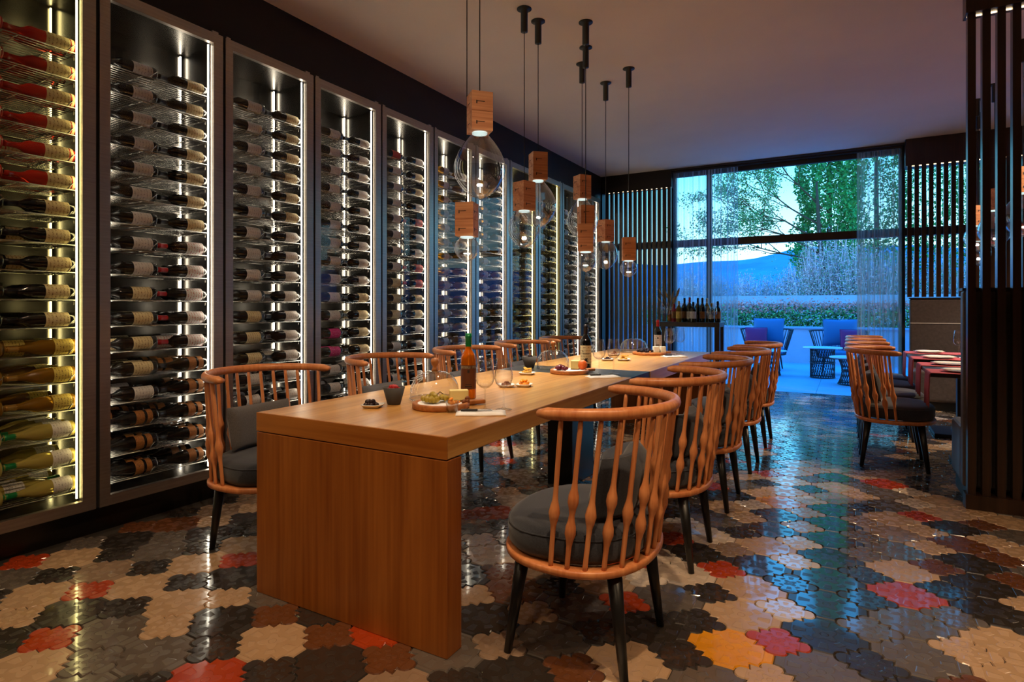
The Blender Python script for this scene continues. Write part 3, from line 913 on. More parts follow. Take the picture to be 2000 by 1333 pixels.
for k in range(4):
    o = copy_tree(ch0, (.29, YR[k], 0), 0., 'beech spindle-back chair at the booth tables, %s' % ['nearest of the four', 'second of the four', 'third of the four', 'farthest of the four'][k])
    o['group'] = 'chairs at the booth tables'

# ------------------------------------------------------------------ pendant lamps
BULB = {'egg': (.136, .345), 'mid': (.114, .262), 'small': (.076, .146)}
def bulb_prof(kind):
    r, h = BULB[kind]; pr = [(.040, 0.0)]
    n = 22
    for i in range(1, n + 1):
        s = i / n                                   # 0 neck .. 1 bottom
        zz = -h * s
        if kind == 'egg': w = math.sin(PI * min(1, (s * .93 + .07)) ** 1.25) ** .62
        else: w = math.sin(PI * min(1, (s * .90 + .10)) ** 1.02) ** .58
        rr = r * w
        if i == n: rr = .0008
        pr.append((max(rr, .0008), zz))
    pr[0] = (.042, 0)
    return pr
BK = .056; BH = .205
def make_block():
    b = MB(); b.box(-BK, BK, -BK, BK, .004, BH / 2 - .0012); b.box(-BK, BK, -BK, BK, BH / 2 + .0012, BH)
    b.box(-BK + .004, BK - .004, -BK + .004, BK - .004, .006, BH - .004)
    return b
block_me = make_block().mesh('wood_block', 'block_wood')
crk = MB()
for s_ in range(4):
    Mz = Matrix.Rotation(s_ * PI / 2, 4, 'Z')
    for zz in (.045, .150):
        q = MB().box(-.012, .034, BK, BK + .0008, zz, zz + .0035).box(.028, .034, BK, BK + .0008, zz - .012, zz + .006)
        crk.merge(q, Mz)
crack_me = crk.mesh('staple', 'ink')
bulb_me = {k: MB().lathe(bulb_prof(k), 40).mesh('glass_bulb', 'bulb_glass') for k in BULB}
disc_me = MB().lathe([(.040, .003), (.040, -.004), (.0005, -.005)], 24).mesh('light_disc', 'led_pendant')
rose_me = MB().lathe([(.0005, 0), (.052, 0), (.052, -.006), (.025, -.009), (.0248, -.165), (.0005, -.167)], 20).mesh('ceiling_rose', 'black_metal')
def pendant(x, y, zb, kind, rz, label, power=42., grp='pendant lamps over the long table'):
    """zb: underside of the wooden block"""
    t = thing('pendant_lamp', label, 'pendant lamp', (x, y, ZC), 0, grp)
    z = zb - ZC
    obj('ceiling_rose', rose_me, t)
    part('cord', MB().tube([(0, 0, -.165), (0, 0, z + BH)], .0032, 6), 'black_metal', t)
    b = obj('wood_block', block_me, t, (0, 0, z), (0, 0, rz)); obj('staple', crack_me, b)
    obj('light_disc', disc_me, t, (0, 0, z))
    obj('glass_bulb', bulb_me[kind], t, (0, 0, z))
    spot('lamp', t, (0, 0, z - .012), power, (1.0, .86, .68), 88, .7, .03)
    return t
def zof(x, y, py): return HC + (HY - py) / FPX * depth_of(x, y)
PEND = [  # x, y, pixel row of the block's underside, bulb, turn, label
    (-2.000, 2.976, 464, 'small', R(16), 'small round bulb pendant with wooden block, hanging lowest left, below the largest'),
    (-1.690, 2.635, 261, 'egg', R(48), 'largest and nearest egg-shaped glass pendant with wooden block'),
    (-1.997, 3.696, 413, 'mid', R(70), 'mid-size glass pendant hanging left of and in front of an egg-shaped one'),
    (-1.994, 3.906, 354, 'egg', R(45), 'egg-shaped glass pendant hanging just behind a mid-size one'),
    (-1.695, 4.094, 493, 'small', R(20), 'small bulb pendant with pale block, lowest of the overlapping three'),
    (-1.859, 4.491, 452, 'small', R(40), 'pendant block middle of the overlapping three, mostly hidden'),
    (-2.012, 4.780, 390, 'egg', R(55), 'egg-shaped glass pendant, highest of the overlapping three'),
    (-1.990, 5.295, 473, 'mid', R(62), 'mid-size glass pendant second from the right over the table'),
    (-1.693, 5.076, 510, 'small', R(25), 'small round bulb pendant farthest right over the table')]
for x, y, py, kind, rz, lab in PEND: pendant(x, y, zof(x, y, py), kind, rz, lab)
for x, y, py, kind, rz, lab in [
    (1.20, 6.09, 378, 'egg', R(20), 'egg-shaped pendant behind the slat screen at the photo edge'),
    (1.202, 7.151, 412, 'egg', R(45), 'egg-shaped pendant behind the slat screen, second from the photo edge'),
    (1.228, 8.141, 472, 'mid', R(60), 'mid-size pendant behind the first slats of the screen'),
    (1.135, 7.60, 442, 'mid', R(30), 'mid-size pendant peeking out left of the first slat')]:
    pendant(x, y, zof(x, y, py), kind, rz, lab, 20., 'pendant lamps over the booth tables')

# ------------------------------------------------------------------ slat screens
def slat_screen(name, label, x0, n, pitch, w, dep, y, z0, z1, header=None, base=None, led=None, m='dark_wood'):
    t = thing(name, label, 'slat screen', (x0, y, 0), 0)
    me = MB().box(0, w, 0, dep, z0, z1).mesh('slat', m)
    for k in range(n): obj('slat', me, t, (k * pitch, 0, 0))
    W = (n - 1) * pitch + w
    if header: part('header', MB().box(-.012, W + .012, -.03, dep + .03, z1, header), m, t)
    if base: part('base', MB().box(-.012, W + .012, -.02, dep + .02, 0.0, base), m, t)
    if led: part('led_strip', MB().box(0, W, dep * .5 - .006, dep * .5 + .006, z1 - .007, z1 - .0005), 'led_warm', t)
    return t
slat_screen('slat_screen', 'dark slat screen over the glazing beside the last wine cabinet', -3.40, 14, .0765, .052, .06, YB - .17, 0, 3.028, led=True)
slat_screen('slat_screen', 'dark slat screen above the far booth panel', .640, 24, .0745, .046, .06, YB - .26, 1.325, 2.974, led=True)
slat_screen('slat_screen', 'foreground floor to ceiling dark slat screen at right edge', .616, 14, .0697, .039, .062, 4.42, .085, 2.945, header=ZC - .002, base=.085, led=True)

# ------------------------------------------------------------------ curtains (sheer, hung in folds)
def curtain(label, x0, x1, y, z0, z1, m, waves, amp, seed):
    rr = random.Random(seed); n = 150; ph = [rr.uniform(0, 6.3) for _ in range(4)]
    def yy(s, z):
        a = amp * (.6 + .4 * (1 - z / z1))
        return y + a * math.sin(2 * PI * waves * s + ph[0] + .8 * math.sin(2 * PI * s * 2 + ph[1])) + a * .4 * math.sin(2 * PI * waves * 2.3 * s + ph[2])
    zs = [z0, z0 + .6, z0 + 1.3, z0 + 2.2, z1]
    v = []; f = []
    for z in zs:
        for k in range(n + 1):
            s = k / n; v.append((x0 + (x1 - x0) * s + .012 * math.sin(2 * PI * waves * s + ph[3]), yy(s, z), z))
    for i in range(len(zs) - 1):
        for k in range(n): f.append((i * (n + 1) + k, i * (n + 1) + k + 1, (i + 1) * (n + 1) + k + 1, (i + 1) * (n + 1) + k))
    t = thing('sheer_curtain', label, 'curtain', ((x0 + x1) / 2, y, 0))
    mb = MB().add([(a - (x0 + x1) / 2, b - y, c) for a, b, c in v], f, 0, True)
    part('cloth', mb, m, t)
    part('track', MB().box((x0 - x1) / 2, (x1 - x0) / 2, -.015, .015, z1, z1 + .02), 'frame_metal', t)
curtain('white sheer curtain hanging behind the bottle console', -2.33, -1.40, YB - .075, .02, 3.24, 'sheer_white', 9, .030, 5)
curtain('beige sheer curtain gathered right of the terrace opening', .10, .60, YB - .10, .02, 3.24, 'sheer_beige', 7, .036, 9)

# ------------------------------------------------------------------ tableware builders
def wine_glass_mb(h=.22, rb=.040, n=20):
    st = MB()
    foot = [(.0005, .0035), (.034, .0015), (.035, .0), (.0345, .0025), (.012, .006), (.0045, .012), (.0036, .03), (.0036, h * .40), (.006, h * .43)]
    bowl = [(.006, h * .43), (.020, h * .45), (rb * .86, h * .52), (rb, h * .61), (rb * .97, h * .72), (rb * .84, h * .88), (rb * .76, h), (rb * .74, h), (rb * .82, h * .88), (rb * .95, h * .72), (rb * .975, h * .61), (rb * .83, h * .525), (.018, h * .458), (.0005, h * .452)]
    return MB().lathe(foot, n), MB().lathe(bowl, n)
g_foot, g_bowl = wine_glass_mb()
gf_me = g_foot.mesh('stem', 'crystal'); gb_me = g_bowl.mesh('bowl', 'crystal')
def wine_glass(x, y, z, label, sc=1., group='wine glasses on the long table'):
    t = thing('wine_glass', label, 'wine glass', (x, y, z), 0, group); t.scale = (sc, sc, sc)
    obj('stem', gf_me, t); obj('bowl', gb_me, t); return t

def table_bottle(x, y, z, label, glass, h=.305, r=.038, lab=None, cap=None, capz=.80, shape='bo', rz=None, emblem=None, band=None, group=None, labz=(.035, .145)):
    if rz is None: rz = math.atan2(-y, -x)
    t = thing('wine_bottle', label, 'bottle', (x, y, z), rz, group)
    prof = bordeaux(r, h) if shape == 'bo' else burgundy(r, h)
    part('glass', MB().lathe(prof, 24, cap0=True, cap1=True), glass, t)
    if lab:
        l = part('label', label_patch(r, labz[0], labz[1], 78, 12), lab, t)
        if emblem: part('emblem', emblem(r), 'ink', l)
    if band: part('neck_band', label_patch(r, band[0], band[1], 78, 12), band[2], t)
    if cap: part('capsule', capsule(h, capz, n=16), cap, t)
    return t
def hill_emblem(r):
    mb = MB()
    for a0, a1, z0, z1 in ((-30, 25, .050, .058), (-18, 14, .058, .066), (-6, 20, .066, .074), (-40, -24, .120, .124), (-36, 36, .108, .111), (-30, 30, .100, .102)):
        label_patch(r, z0, z1, (a1 - a0) / 2, 4, 0, mb, .0012, (a0 + a1) / 2)
    return mb
def star_emblem(r):
    mb = MB()
    for a0, a1, z0, z1 in ((-26, 26, .060, .066), (-22, 22, .072, .075), (-8, 8, .128, .142), (-24, 24, .052, .054)):
        label_patch(r, z0, z1, (a1 - a0) / 2, 4, 0, mb, .0012, (a0 + a1) / 2)
    return mb

def dome(x, y, z, label, r=.118, h=.135, knob='board_wood', tilt=0.):
    t = thing('cheese_dome', label, 'glass dome', (x, y, z))
    pr = []
    for i in range(15):
        a = i / 14 * PI / 2
        pr.append((max(.001, r * math.cos(a) ** .75), .03 + (h - .03) * math.sin(a)))
    pr = [(r * 1.02, 0), (r * 1.0, .01)] + pr
    part('bell', MB().lathe(pr, 36), 'dome_glass', t)
    part('rim', MB().tube([(r * 1.01 * math.cos(2 * PI * k / 36), r * 1.01 * math.sin(2 * PI * k / 36), .004) for k in range(37)], .003, 6, caps=False), 'dome_glass', t)
    kp = [(.0005, h - .002), (.018, h), (.012, h + .012), (.010, h + .02), (.017, h + .032), (.021, h + .045), (.017, h + .058), (.0005, h + .064)]
    part('knob', MB().lathe(kp, 18), knob, t)
    return t
def board(x, y, z, label, r, ang, paper=True):
    """round serving board with a stub handle"""
    t = thing('serving_board', label, 'serving board', (x, y, z), ang)
    b = MB(); n = 40
    b.lathe([(.0005, .0), (r - .004, 0), (r, .004), (r, .022), (r - .004, .026), (r - .012, .026), (r - .016, .018), (.0005, .018)], n)
    part('plate', b, 'board_wood', t)
    bevel(part('handle', MB().box(r - .01, r + .085, -.019, .019, .004, .023), 'board_wood', t), .006, 3)
    if paper:
        part('paper', MB().lathe([(.0005, .0195), (r * .80, .0195), (r * .82, .0225), (r * .79, .0215), (.0005, .0205)], 28), 'linen', t)
    return t
def bunch(name, label, cat, x, y, z, n, br_, spread, m, seed, group=None, hh=.5):
    rr = random.Random(seed); mb = MB()
    for k in range(n):
        a = rr.uniform(0, 2 * PI); q = spread * math.sqrt(rr.random())
        zz = br_ * .9 + rr.random() * spread * hh * (1 - q / spread * .8)
        mb.sphere((q * math.cos(a), q * math.sin(a) * .8, zz), br_ * rr.uniform(.85, 1.1), 10)
    o = thing(name, label, cat, (x, y, z), rr.uniform(0, 3), group)
    part('berries', mb, m, o)
    part('stalk', MB().tube([(0, 0, spread * hh * .7), (spread * .5, .004, spread * hh + .012), (spread * .95, .01, spread * .4)], .0022, 6), 'bark', o)
    return o
def square_dish(x, y, z, rz, label, s=.045):
    mb = MB(); v = []; f = []
    prof = [(.45, 0), (.75, .001), (1.0, .012), (1.02, .013), (.98, .0145), (.72, .0045), (.0005, .0045)]
    n = 32
    def sq(a, k):
        c, sn = math.cos(a), math.sin(a); q = (abs(c) ** 5 + abs(sn) ** 5) ** (-.2); return c * q * k, sn * q * k
    for k, zz in prof:
        for i in range(n):
            px, py = sq(2 * PI * i / n, k * s); lift = .006 * max(0, (abs(px * py) / (s * s)) - .5) if k > .9 else 0
            v.append((px, py, zz + lift))
    for i in range(len(prof) - 1):
        for k in range(n): f.append((i * n + k, i * n + (k + 1) % n, (i + 1) * n + (k + 1) % n, (i + 1) * n + k))
    f.append(tuple(range(n - 1, -1, -1)))
    return one('snack_dish', mb.add(v, f, 0, True), 'white_china', label, 'dish', (x, y, z), rz, 'small white snack dishes')
def pile(name, label, cat, x, y, z, n, size, spread, m, seed, group, kind='ball', layers=2):
    """separate small bites heaped in a dish"""
    rr = random.Random(seed)
    if kind == 'ball':
        me = MB().sphere((0, 0, 0), size, 10, 0, 1.0, .86, .9).mesh(name, m)
    elif kind == 'wedge':
        me = MB().sphere((0, 0, 0), size, 8, 0, 1.25, .7, .55).mesh(name, m)
    else:
        me = MB().box(-size, size, -size * .35, size * .35, -size * .22, size * .22).mesh(name, m)
    for k in range(n):
        lay = 0 if k < n * .68 else 1
        a = k * 2.4 + rr.uniform(-.3, .3); q = spread * math.sqrt((k + .5) / n if lay == 0 else rr.random() * .3)
        o = obj(name, me, None, (x + q * math.cos(a), y + q * math.sin(a), z + size * (.62 + lay * .95)), (rr.uniform(-.5, .5), rr.uniform(-.5, .5), rr.uniform(0, 6)))
        tag(o, label, cat, group)
def tapered_cup(x, y, z, label, r0=.028, r1=.050, h=.078):
    pr = [(.0005, 0), (r0, 0), (r0 + .002, .003), (r1, h), (r1 - .004, h), (r0 - .001, .01), (.0005, .008)]
    return one('tapered_cup', MB().lathe(pr, 28), 'slate_cup', label, 'cup', (x, y, z), 0, 'dark tapered snack cups')
def napkin(x, y, z, rz, label, L=.20, W=.105, fork=True, group='folded white napkins on the long table'):
    v = []; f = []; nx, ny = 10, 6; rr = random.Random(int(abs(x * 1000 + y * 77)))
    for lay, zz in ((0, .000), (1, .011)):
        for i in range(nx + 1):
            for j in range(ny + 1):
                uu, vv = i / nx, j / ny
                e = min(uu, 1 - uu, vv, 1 - vv) * 12
                v.append(((uu - .5) * L, (vv - .5) * W, zz * min(1, .35 + e) + (.0012 * math.sin(9 * uu + 5 * vv) if lay else 0)))
    m0 = (nx + 1) * (ny + 1)
    for i in range(nx):
        for j in range(ny):
            a = i * (ny + 1) + j; q = (a, a + ny + 1, a + ny + 2, a + 1)
            f.append(tuple(reversed(q))); f.append(tuple(m0 + k for k in q))
    ring = [i * (ny + 1) for i in range(nx + 1)] + [nx * (ny + 1) + j for j in range(1, ny + 1)] + [i * (ny + 1) + ny for i in range(nx - 1, -1, -1)] + [j for j in range(ny - 1, 0, -1)]
    for k in range(len(ring)):
        a, b = ring[k], ring[(k + 1) % len(ring)]; f.append((a, b, m0 + b, m0 + a))
    o = one('folded_napkin', MB().add(v, f, 0, True), 'linen', label, 'napkin', (x, y, z), rz, group)
    return o
def knife(x, y, z, rz, label, L=.09):
    t = thing('cheese_knife', label, 'knife', (x, y, z), rz, 'dark handled knives on napkins')
    bevel(part('handle', MB().box(-L * .5, L * .28, -.006, .006, 0, .009), 'ink', t), .003, 2)
    part('blade', MB().box(L * .28, L * .95, -.005, .005, .002, .0035), 'chrome', t)
    return t

Z0 = TZ + .0008
# near setting
square_dish(-1.826, 1.975, Z0, R(20), 'white square dish of dark prunes beside the raspberry cup')
pile('prune', 'glossy dark prune in the white dish nearest the table head', 'fruit', -1.832, 1.972, Z0 + .004, 13, .0125, .032, 'prune', 1, 'prunes in the near dish')
tapered_cup(-1.800, 2.085, Z0, 'dark tapered cup heaped with raspberries near the table head')
pile('raspberry', 'red raspberry in the near dark cup', 'raspberry', -1.800, 2.085, Z0 + .058, 16, .0125, .034, 'raspberry', 2, 'raspberries in the cup')
dome(-1.735, 2.305, Z0, 'glass cheese dome with wooden knob behind the near board')
board(-1.560, 2.118, Z0, 'round wooden board of grapes and cheese nearest the table head', .125, R(58))
bunch('grape_bunch', 'bunch of green grapes on the near round board', 'grapes', -1.590, 2.110, Z0 + .024, 34, .0125, .058, 'grape_green', 3)
ck = thing('cheese_wedge', 'pale cheese wedge with brown rind on the near board', 'cheese', (-1.512, 2.185, Z0 + .0215), R(40))
bevel(part('paste', MB().box(-.042, .042, -.022, .022, .006, .052), 'cheese', ck), .004, 2)
part('rind', MB().box(-.042, .042, -.0225, .0225, .0, .006), 'cheese_rind', ck)
pile('dried_apricot', 'dried apricot on the near round board', 'fruit', -1.497, 2.112, Z0 + .0215, 5, .012, .028, 'apricot', 5, 'apricots on the near board', 'wedge')
pile('walnut', 'brown nut half on the near round board', 'nut', -1.460, 2.165, Z0 + .0215, 4, .012, .020, 'nut', 6, 'nuts on the near board')
table_bottle(-1.594, 2.385, Z0, 'amber bottle with green capsule and brown label', 'whisky', .315, .037, 'brown_label', 'green_foil', .80, emblem=star_emblem, band=(.148, .160, 'cream_foil'), labz=(.05, .165))
wine_glass(-1.352, 2.150, Z0, 'wine glass left of the near pair beside the amber bottle', 1.0)
wine_glass(-1.292, 2.205, Z0, 'wine glass right of the near pair beside the amber bottle', 1.0)
napkin(-1.325, 2.075, Z0, R(32), 'folded white napkin nearest the table head, with dark knife', .205, .105)
knife(-1.355, 2.050, Z0 + .012, R(32), 'dark handled knife on the napkin nearest the table head')
one('tumbler', MB().lathe([(.0005, .004), (.022, .004), (.026, .05), (.0275, .05), (.0245, .0), (.0005, 0)], 22), 'tumbler_glass', 'small clear tumbler in front of the near round board', 'tumbler', (-1.448, 2.045, Z0))
# between the settings
square_dish(-1.572, 2.905, Z0, R(15), 'white square dish of orange segments mid table')
pile('orange_bite', 'orange dried fruit piece in the mid table dish', 'fruit', -1.572, 2.905, Z0 + .005, 10, .016, .032, 'apricot', 8, 'orange pieces mid table', 'wedge')
square_dish(-1.650, 2.845, Z0, R(30), 'white square dish of brown nuts beside the orange pieces')
pile('nut', 'brown nut in the mid table dish', 'nut', -1.650, 2.845, Z0 + .005, 9, .011, .030, 'nut', 9, 'nuts mid table')
square_dish(-1.832, 3.430, Z0, R(10), 'white square dish of crackers below the second dark cup', .05)
pile('cracker', 'golden cracker in the dish below the second dark cup', 'cracker', -1.832, 3.430, Z0 + .006, 10, .020, .030, 'cracker', 10, 'crackers near dish', 'chip')
tapered_cup(-2.010, 3.800, Z0, 'dark tapered cup beside the second glass dome', .030, .056, .085)
pile('olive', 'dark olive in the second tapered cup', 'olive', -2.010, 3.800, Z0 + .066, 12, .012, .038, 'prune', 12, 'olives in the second cup')
# middle setting
dome(-1.850, 3.860, Z0, 'glass cheese dome with wooden knob in the middle of the table')
board(-1.625, 3.640, Z0, 'round wooden board with grapes and orange fruit mid table', .128, R(62))
bunch('grape_bunch', 'bunch of red grapes on the mid table board', 'grapes', -1.665, 3.610, Z0 + .021, 26, .0125, .050, 'grape_red', 14)
ck = thing('cheese_wedge', 'yellow cheese block on the mid table board', 'cheese', (-1.605, 3.690, Z0 + .0215), R(15))
bevel(part('paste', MB().box(-.028, .028, -.02, .02, .004, .06), 'cheese', ck), .004, 2)
part('rind', MB().box(-.028, .028, -.0205, .0205, 0, .004), 'cheese_rind', ck)
og = thing('orange_fruit', 'round orange fruit on the mid table board', 'orange', (-1.555, 3.700, Z0 + .0215))
part('flesh', MB().sphere((0, 0, .032), .033, 20), 'fruit_orange', og); part('stem_end', MB().lathe([(.0005, .066), (.005, .065), (.004, .0645)], 8), 'bark', og)
table_bottle(-1.655, 4.000, Z0, 'dark wine bottle with cream label standing mid table', 'glass_dark', .315, .040, 'label_cream', 'dark_foil', .78, emblem=hill_emblem, labz=(.035, .165))
wine_glass(-1.420, 3.655, Z0, 'wine glass left of the middle pair', 1.05)
wine_glass(-1.352, 3.745, Z0, 'wine glass right of the middle pair', 1.05)
napkin(-1.345, 3.535, Z0, R(42), 'folded white napkin mid table, beside the black strip', .205, .11)
knife(-1.375, 3.505, Z0 + .012, R(42), 'dark handled knife on the mid table napkin')
# far setting
square_dish(-1.615, 4.720, Z0, R(12), 'white square dish of crackers on the far table half', .052)
pile('cracker', 'golden cracker in the dish on the far table half', 'cracker', -1.615, 4.720, Z0 + .006, 10, .020, .030, 'cracker', 16, 'crackers far dish', 'chip')
square_dish(-1.735, 4.660, Z0, R(25), 'white square dish of dark nuts on the far table half', .05)
pile('nut', 'dark nut in the dish on the far table half', 'nut', -1.735, 4.660, Z0 + .005, 9, .011, .030, 'prune', 17, 'nuts far dish')
square_dish(-1.86, 5.18, Z0, R(5), 'white square dish behind the far nuts dish', .048)
pile('cracker', 'golden bite in the dish behind the far nuts', 'cracker', -1.86, 5.18, Z0 + .006, 8, .016, .028, 'nut', 18, 'bites far dish', 'chip')
board(-1.620, 5.440, Z0, 'round wooden board of black grapes on the far table half', .150, R(50), False)
dome(-1.835, 5.665, Z0, 'glass dome with glass knob on the far table half', .135, .135, 'crystal')
bunch('grape_bunch', 'bunch of black grapes on the far board', 'grapes', -1.655, 5.430, Z0 + .0195, 46, .0125, .085, 'grape_black', 20, None, .35)
for k, (dx, dy, w, lb) in enumerate([(0, 0, .026, 'white cheese cube beside the far bottle, left one'), (.055, .03, .024, 'white cheese cube beside the far bottle, right one')]):
    c_ = thing('cheese_cube', lb, 'cheese', (-1.565 + dx, 5.480 + dy, Z0 + .0195), R(35), 'cheese cubes on the far board')
    bevel(part('paste', MB().box(-w, w, -w, w, .003, .055), 'cheese_white', c_), .004, 2)
    part('rind', MB().box(-w, w, -w, w, 0, .003), 'cheese', c_)
table_bottle(-1.655, 5.860, Z0, 'wine bottle with red capsule and white label on the far table half', 'glass_dark', .315, .038, 'label_white', 'red_foil', .76, emblem=star_emblem, labz=(.045, .165))
wine_glass(-1.425, 5.415, Z0, 'wine glass left of the far three', 1.12)
wine_glass(-1.440, 5.520, Z0, 'wine glass middle of the far three', 1.12)
wine_glass(-1.385, 5.660, Z0, 'wine glass right of the far three', 1.12)
napkin(-1.350, 5.300, Z0, R(40), 'folded white napkin on the far table half', .21, .115)
knife(-1.385, 5.265, Z0 + .012, R(40), 'dark handled knife on the far napkin')

# ------------------------------------------------------------------ bottle console by the glazing
BX0, BX1, BY0, BY1, BZ = -2.44, -1.545, 8.50, 8.86, .985
bt = thing('console_table', 'dark wooden console table holding bottles before the sheer curtain', 'console table', ((BX0 + BX1) / 2, (BY0 + BY1) / 2, 0))
W2, D2 = (BX1 - BX0) / 2, (BY1 - BY0) / 2
bevel(part('top', MB().box(-W2, W2, -D2, D2, BZ - .065, BZ), 'dark_wood', bt), .003)
for sx in (-1, 1):
    for sy in (-1, 1):
        x = sx * (W2 - .035); y = sy * (D2 - .035)
        part('leg', MB().box(x - .033, x + .033, y - .033, y + .033, 0, BZ - .065), 'dark_wood', bt)
part('rail', MB().box(-W2 + .05, W2 - .05, D2 - .05, D2 - .02, .10, .15), 'dark_wood', bt)
zb_ = BZ + .0005
def cx(px, y): # point at depth row y under pixel column px
    u = (px - 1000) / FPX; t_ = y / (CY + u * SY); return t_ * (-SY + u * CY)
BB = [ # px, y, height, glass, label, capsule, words
    (1326, 8.60, .30, 'glass_amber', 'label_yellow', 'cream_foil', 'golden bottle with yellow label at the front of the console'),
    (1337, 8.74, .345, 'glass_dark', 'label_gold', 'dark_foil', 'tall dark bottle second from the dried stems on the console'),
    (1347, 8.66, .355, 'glass_dark', 'label_white', 'red_foil', 'tall dark bottle with wine-red capsule on the console'),
    (1354, 8.55, .285, 'glass_dark', 'label_white', 'dark_foil', 'dark bottle with white label front centre of the console'),
    (1363, 8.75, .345, 'glass_green', None, 'dark_foil', 'plain dark bottle behind the centre of the console'),
    (1372, 8.66, .345, 'glass_dark', 'label_gold', 'dark_foil', 'dark bottle with gold label right of centre on the console'),
    (1381, 8.76, .34, 'glass_amber', 'label_cream', 'cream_foil', 'amber bottle with cream capsule right on the console'),
    (1390, 8.66, .27, 'glass_green', 'label_white', 'gold_foil', 'short bottle behind the glasses on the console'),
    (1402, 8.62, .295, 'glass_dark', 'label_gold', 'dark_foil', 'dark bottle at the right end of the console'),
    (1317, 8.70, .26, 'glass_rose', 'label_gold', 'red_foil', 'reddish bottle beside the dried stems on the console')]
for px, y, h, gl, lb, cp, wd in BB:
    table_bottle(cx(px, y), y, zb_, wd, gl, h, .042, lb, cp, .78, group='bottles on the console', labz=(.05, .15))
for px, y, wd in ((1294, 8.58, 'wine glass at the left end of the console'), (1299, 8.72, 'wine glass behind the leftmost one on the console'), (1306, 8.55, 'wine glass before the dried stems on the console'),
                  (1384, 8.54, 'wine glass left before the short bottle on the console'), (1395, 8.54, 'wine glass right before the short bottle on the console')):
    wine_glass(cx(px, y), y, zb_, wd, 1.0, 'wine glasses on the console')
vt = thing('dried_stem_vase', 'vase of dried wheat stems at the left of the console', 'vase', (cx(1309, 8.80), 8.80, zb_))
part('vase', MB().lathe([(.0005, 0), (.035, 0), (.045, .05), (.040, .11), (.026, .15), (.030, .165), (.026, .165), (.022, .15), (.034, .11), (.0005, .02)], 20), 'whisky', vt)
rr = random.Random(4)
for k in range(13):
    a = rr.uniform(0, 2 * PI); l = rr.uniform(.30, .46); sp_ = rr.uniform(.05, .17)
    p0 = Vector((0, 0, .12)); p1 = Vector((math.cos(a) * sp_ * .45, math.sin(a) * sp_ * .45, l * .65)); p2 = Vector((math.cos(a) * sp_, math.sin(a) * sp_, l))
    st_ = part('stem', MB().tube([p0, p1, p2], .0025, 5), 'wheat', vt)
    p3 = p2 + (p2 - p1).normalized() * .07
    part('ear', MB().tube([p2 - (p2 - p1).normalized() * .05, p2, p2.lerp(p3, .4), p3], [.003, .011, .010, .002], 6), 'wheat', st_)

# ------------------------------------------------------------------ booth at the right: benches, tables, settings
def bench(label, loc, rz, W, D=.48, hb=1.30, m='blue_lit_leather'):
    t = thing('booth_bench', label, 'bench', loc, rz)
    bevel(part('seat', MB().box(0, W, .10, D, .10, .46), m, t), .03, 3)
    bevel(part('backrest', MB().box(0, W, .0, .10, .10, hb), 'leather', t), .015, 2)
    part('top_cap', MB().box(-.004, W + .004, -.008, .108, hb, hb + .016), 'black_metal', t)
    part('back_seam', MB().box(.004, W - .004, .1, .106, hb - .30, hb - .29), 'trim_light', t)
    part('plinth', MB().box(.02, W - .02, .02, D - .04, 0, .10), 'black_metal', t)
    return t
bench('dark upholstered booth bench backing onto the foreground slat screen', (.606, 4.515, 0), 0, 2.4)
bench('dark booth bench with pale seam against the far slat screen', (3.05, 8.84, 0), PI, 2.40, .48, 1.298, 'leather')
def booth_table(label, y0, y1, x0=.50, x1=1.35):
    t = thing('booth_table', label, 'table', ((x0 + x1) / 2, (y0 + y1) / 2, 0), 0, 'booth tables')
    w, d = (x1 - x0) / 2, (y1 - y0) / 2
    bevel(part('top', MB().box(-w, w, -d, d, .705, .735), 'dark_wood', t), .003)
    part('column', MB().box(-.045, .045, -.045, .045, .045, .705), 'black_metal', t)
    bevel(part('foot', MB().box(-.24, .24, -.24, .24, 0, .035), 'black_metal', t), .006, 2)
    part('foot_collar', MB().box(-.08, .08, -.08, .08, .035, .05), 'black_metal', t)
    return t
ZT2 = .7355
booth_table('dark booth table with red runners, nearer of the two', 5.10, 5.98)
booth_table('dark booth table with red runners, farther of the two', 6.40, 7.42)
def runner(y, label, x0=.50, x1=1.35, w=.34, drop=.24):
    v = []; f = []
    path = [(x0 - .012, ZT2 - drop), (x0 - .010, ZT2 - drop * .5), (x0 - .006, ZT2 - .012), (x0 - .003, ZT2 + .002), (x0 + .01, ZT2 + .003), ((x0 + x1) / 2, ZT2 + .003), (x1 - .01, ZT2 + .003), (x1 + .003, ZT2 + .002), (x1 + .006, ZT2 - .02), (x1 + .012, ZT2 - drop)]
    n = 8
    for i, (x, z) in enumerate(path):
        for j in range(n + 1):
            wob = .006 * math.sin(j * 1.9 + y * 7) if i < 3 or i > 8 else 0
            v.append((x + wob, y - w / 2 + w * j / n + (.004 * math.sin(i * 2 + y) if i < 2 else 0), z))
    for i in range(len(path) - 1):
        for j in range(n): f.append((i * (n + 1) + j, i * (n + 1) + j + 1, (i + 1) * (n + 1) + j + 1, (i + 1) * (n + 1) + j))
    o = one('table_runner', MB().add(v, f, 0, True), 'runner', label, 'table runner', group='red runners on the booth tables')
    m = o.modifiers.new('thickness', 'SOLIDIFY'); m.thickness = .0022; m.offset = 0
for y, lab in ((5.22, 'red runner across the nearer booth table, near end'), (5.82, 'red runner across the nearer booth table, far end'),
               (6.52, 'red runner across the farther booth table, near end'), (7.26, 'red runner across the farther booth table, far end')):
    runner(y, lab)
zr = ZT2 + .005
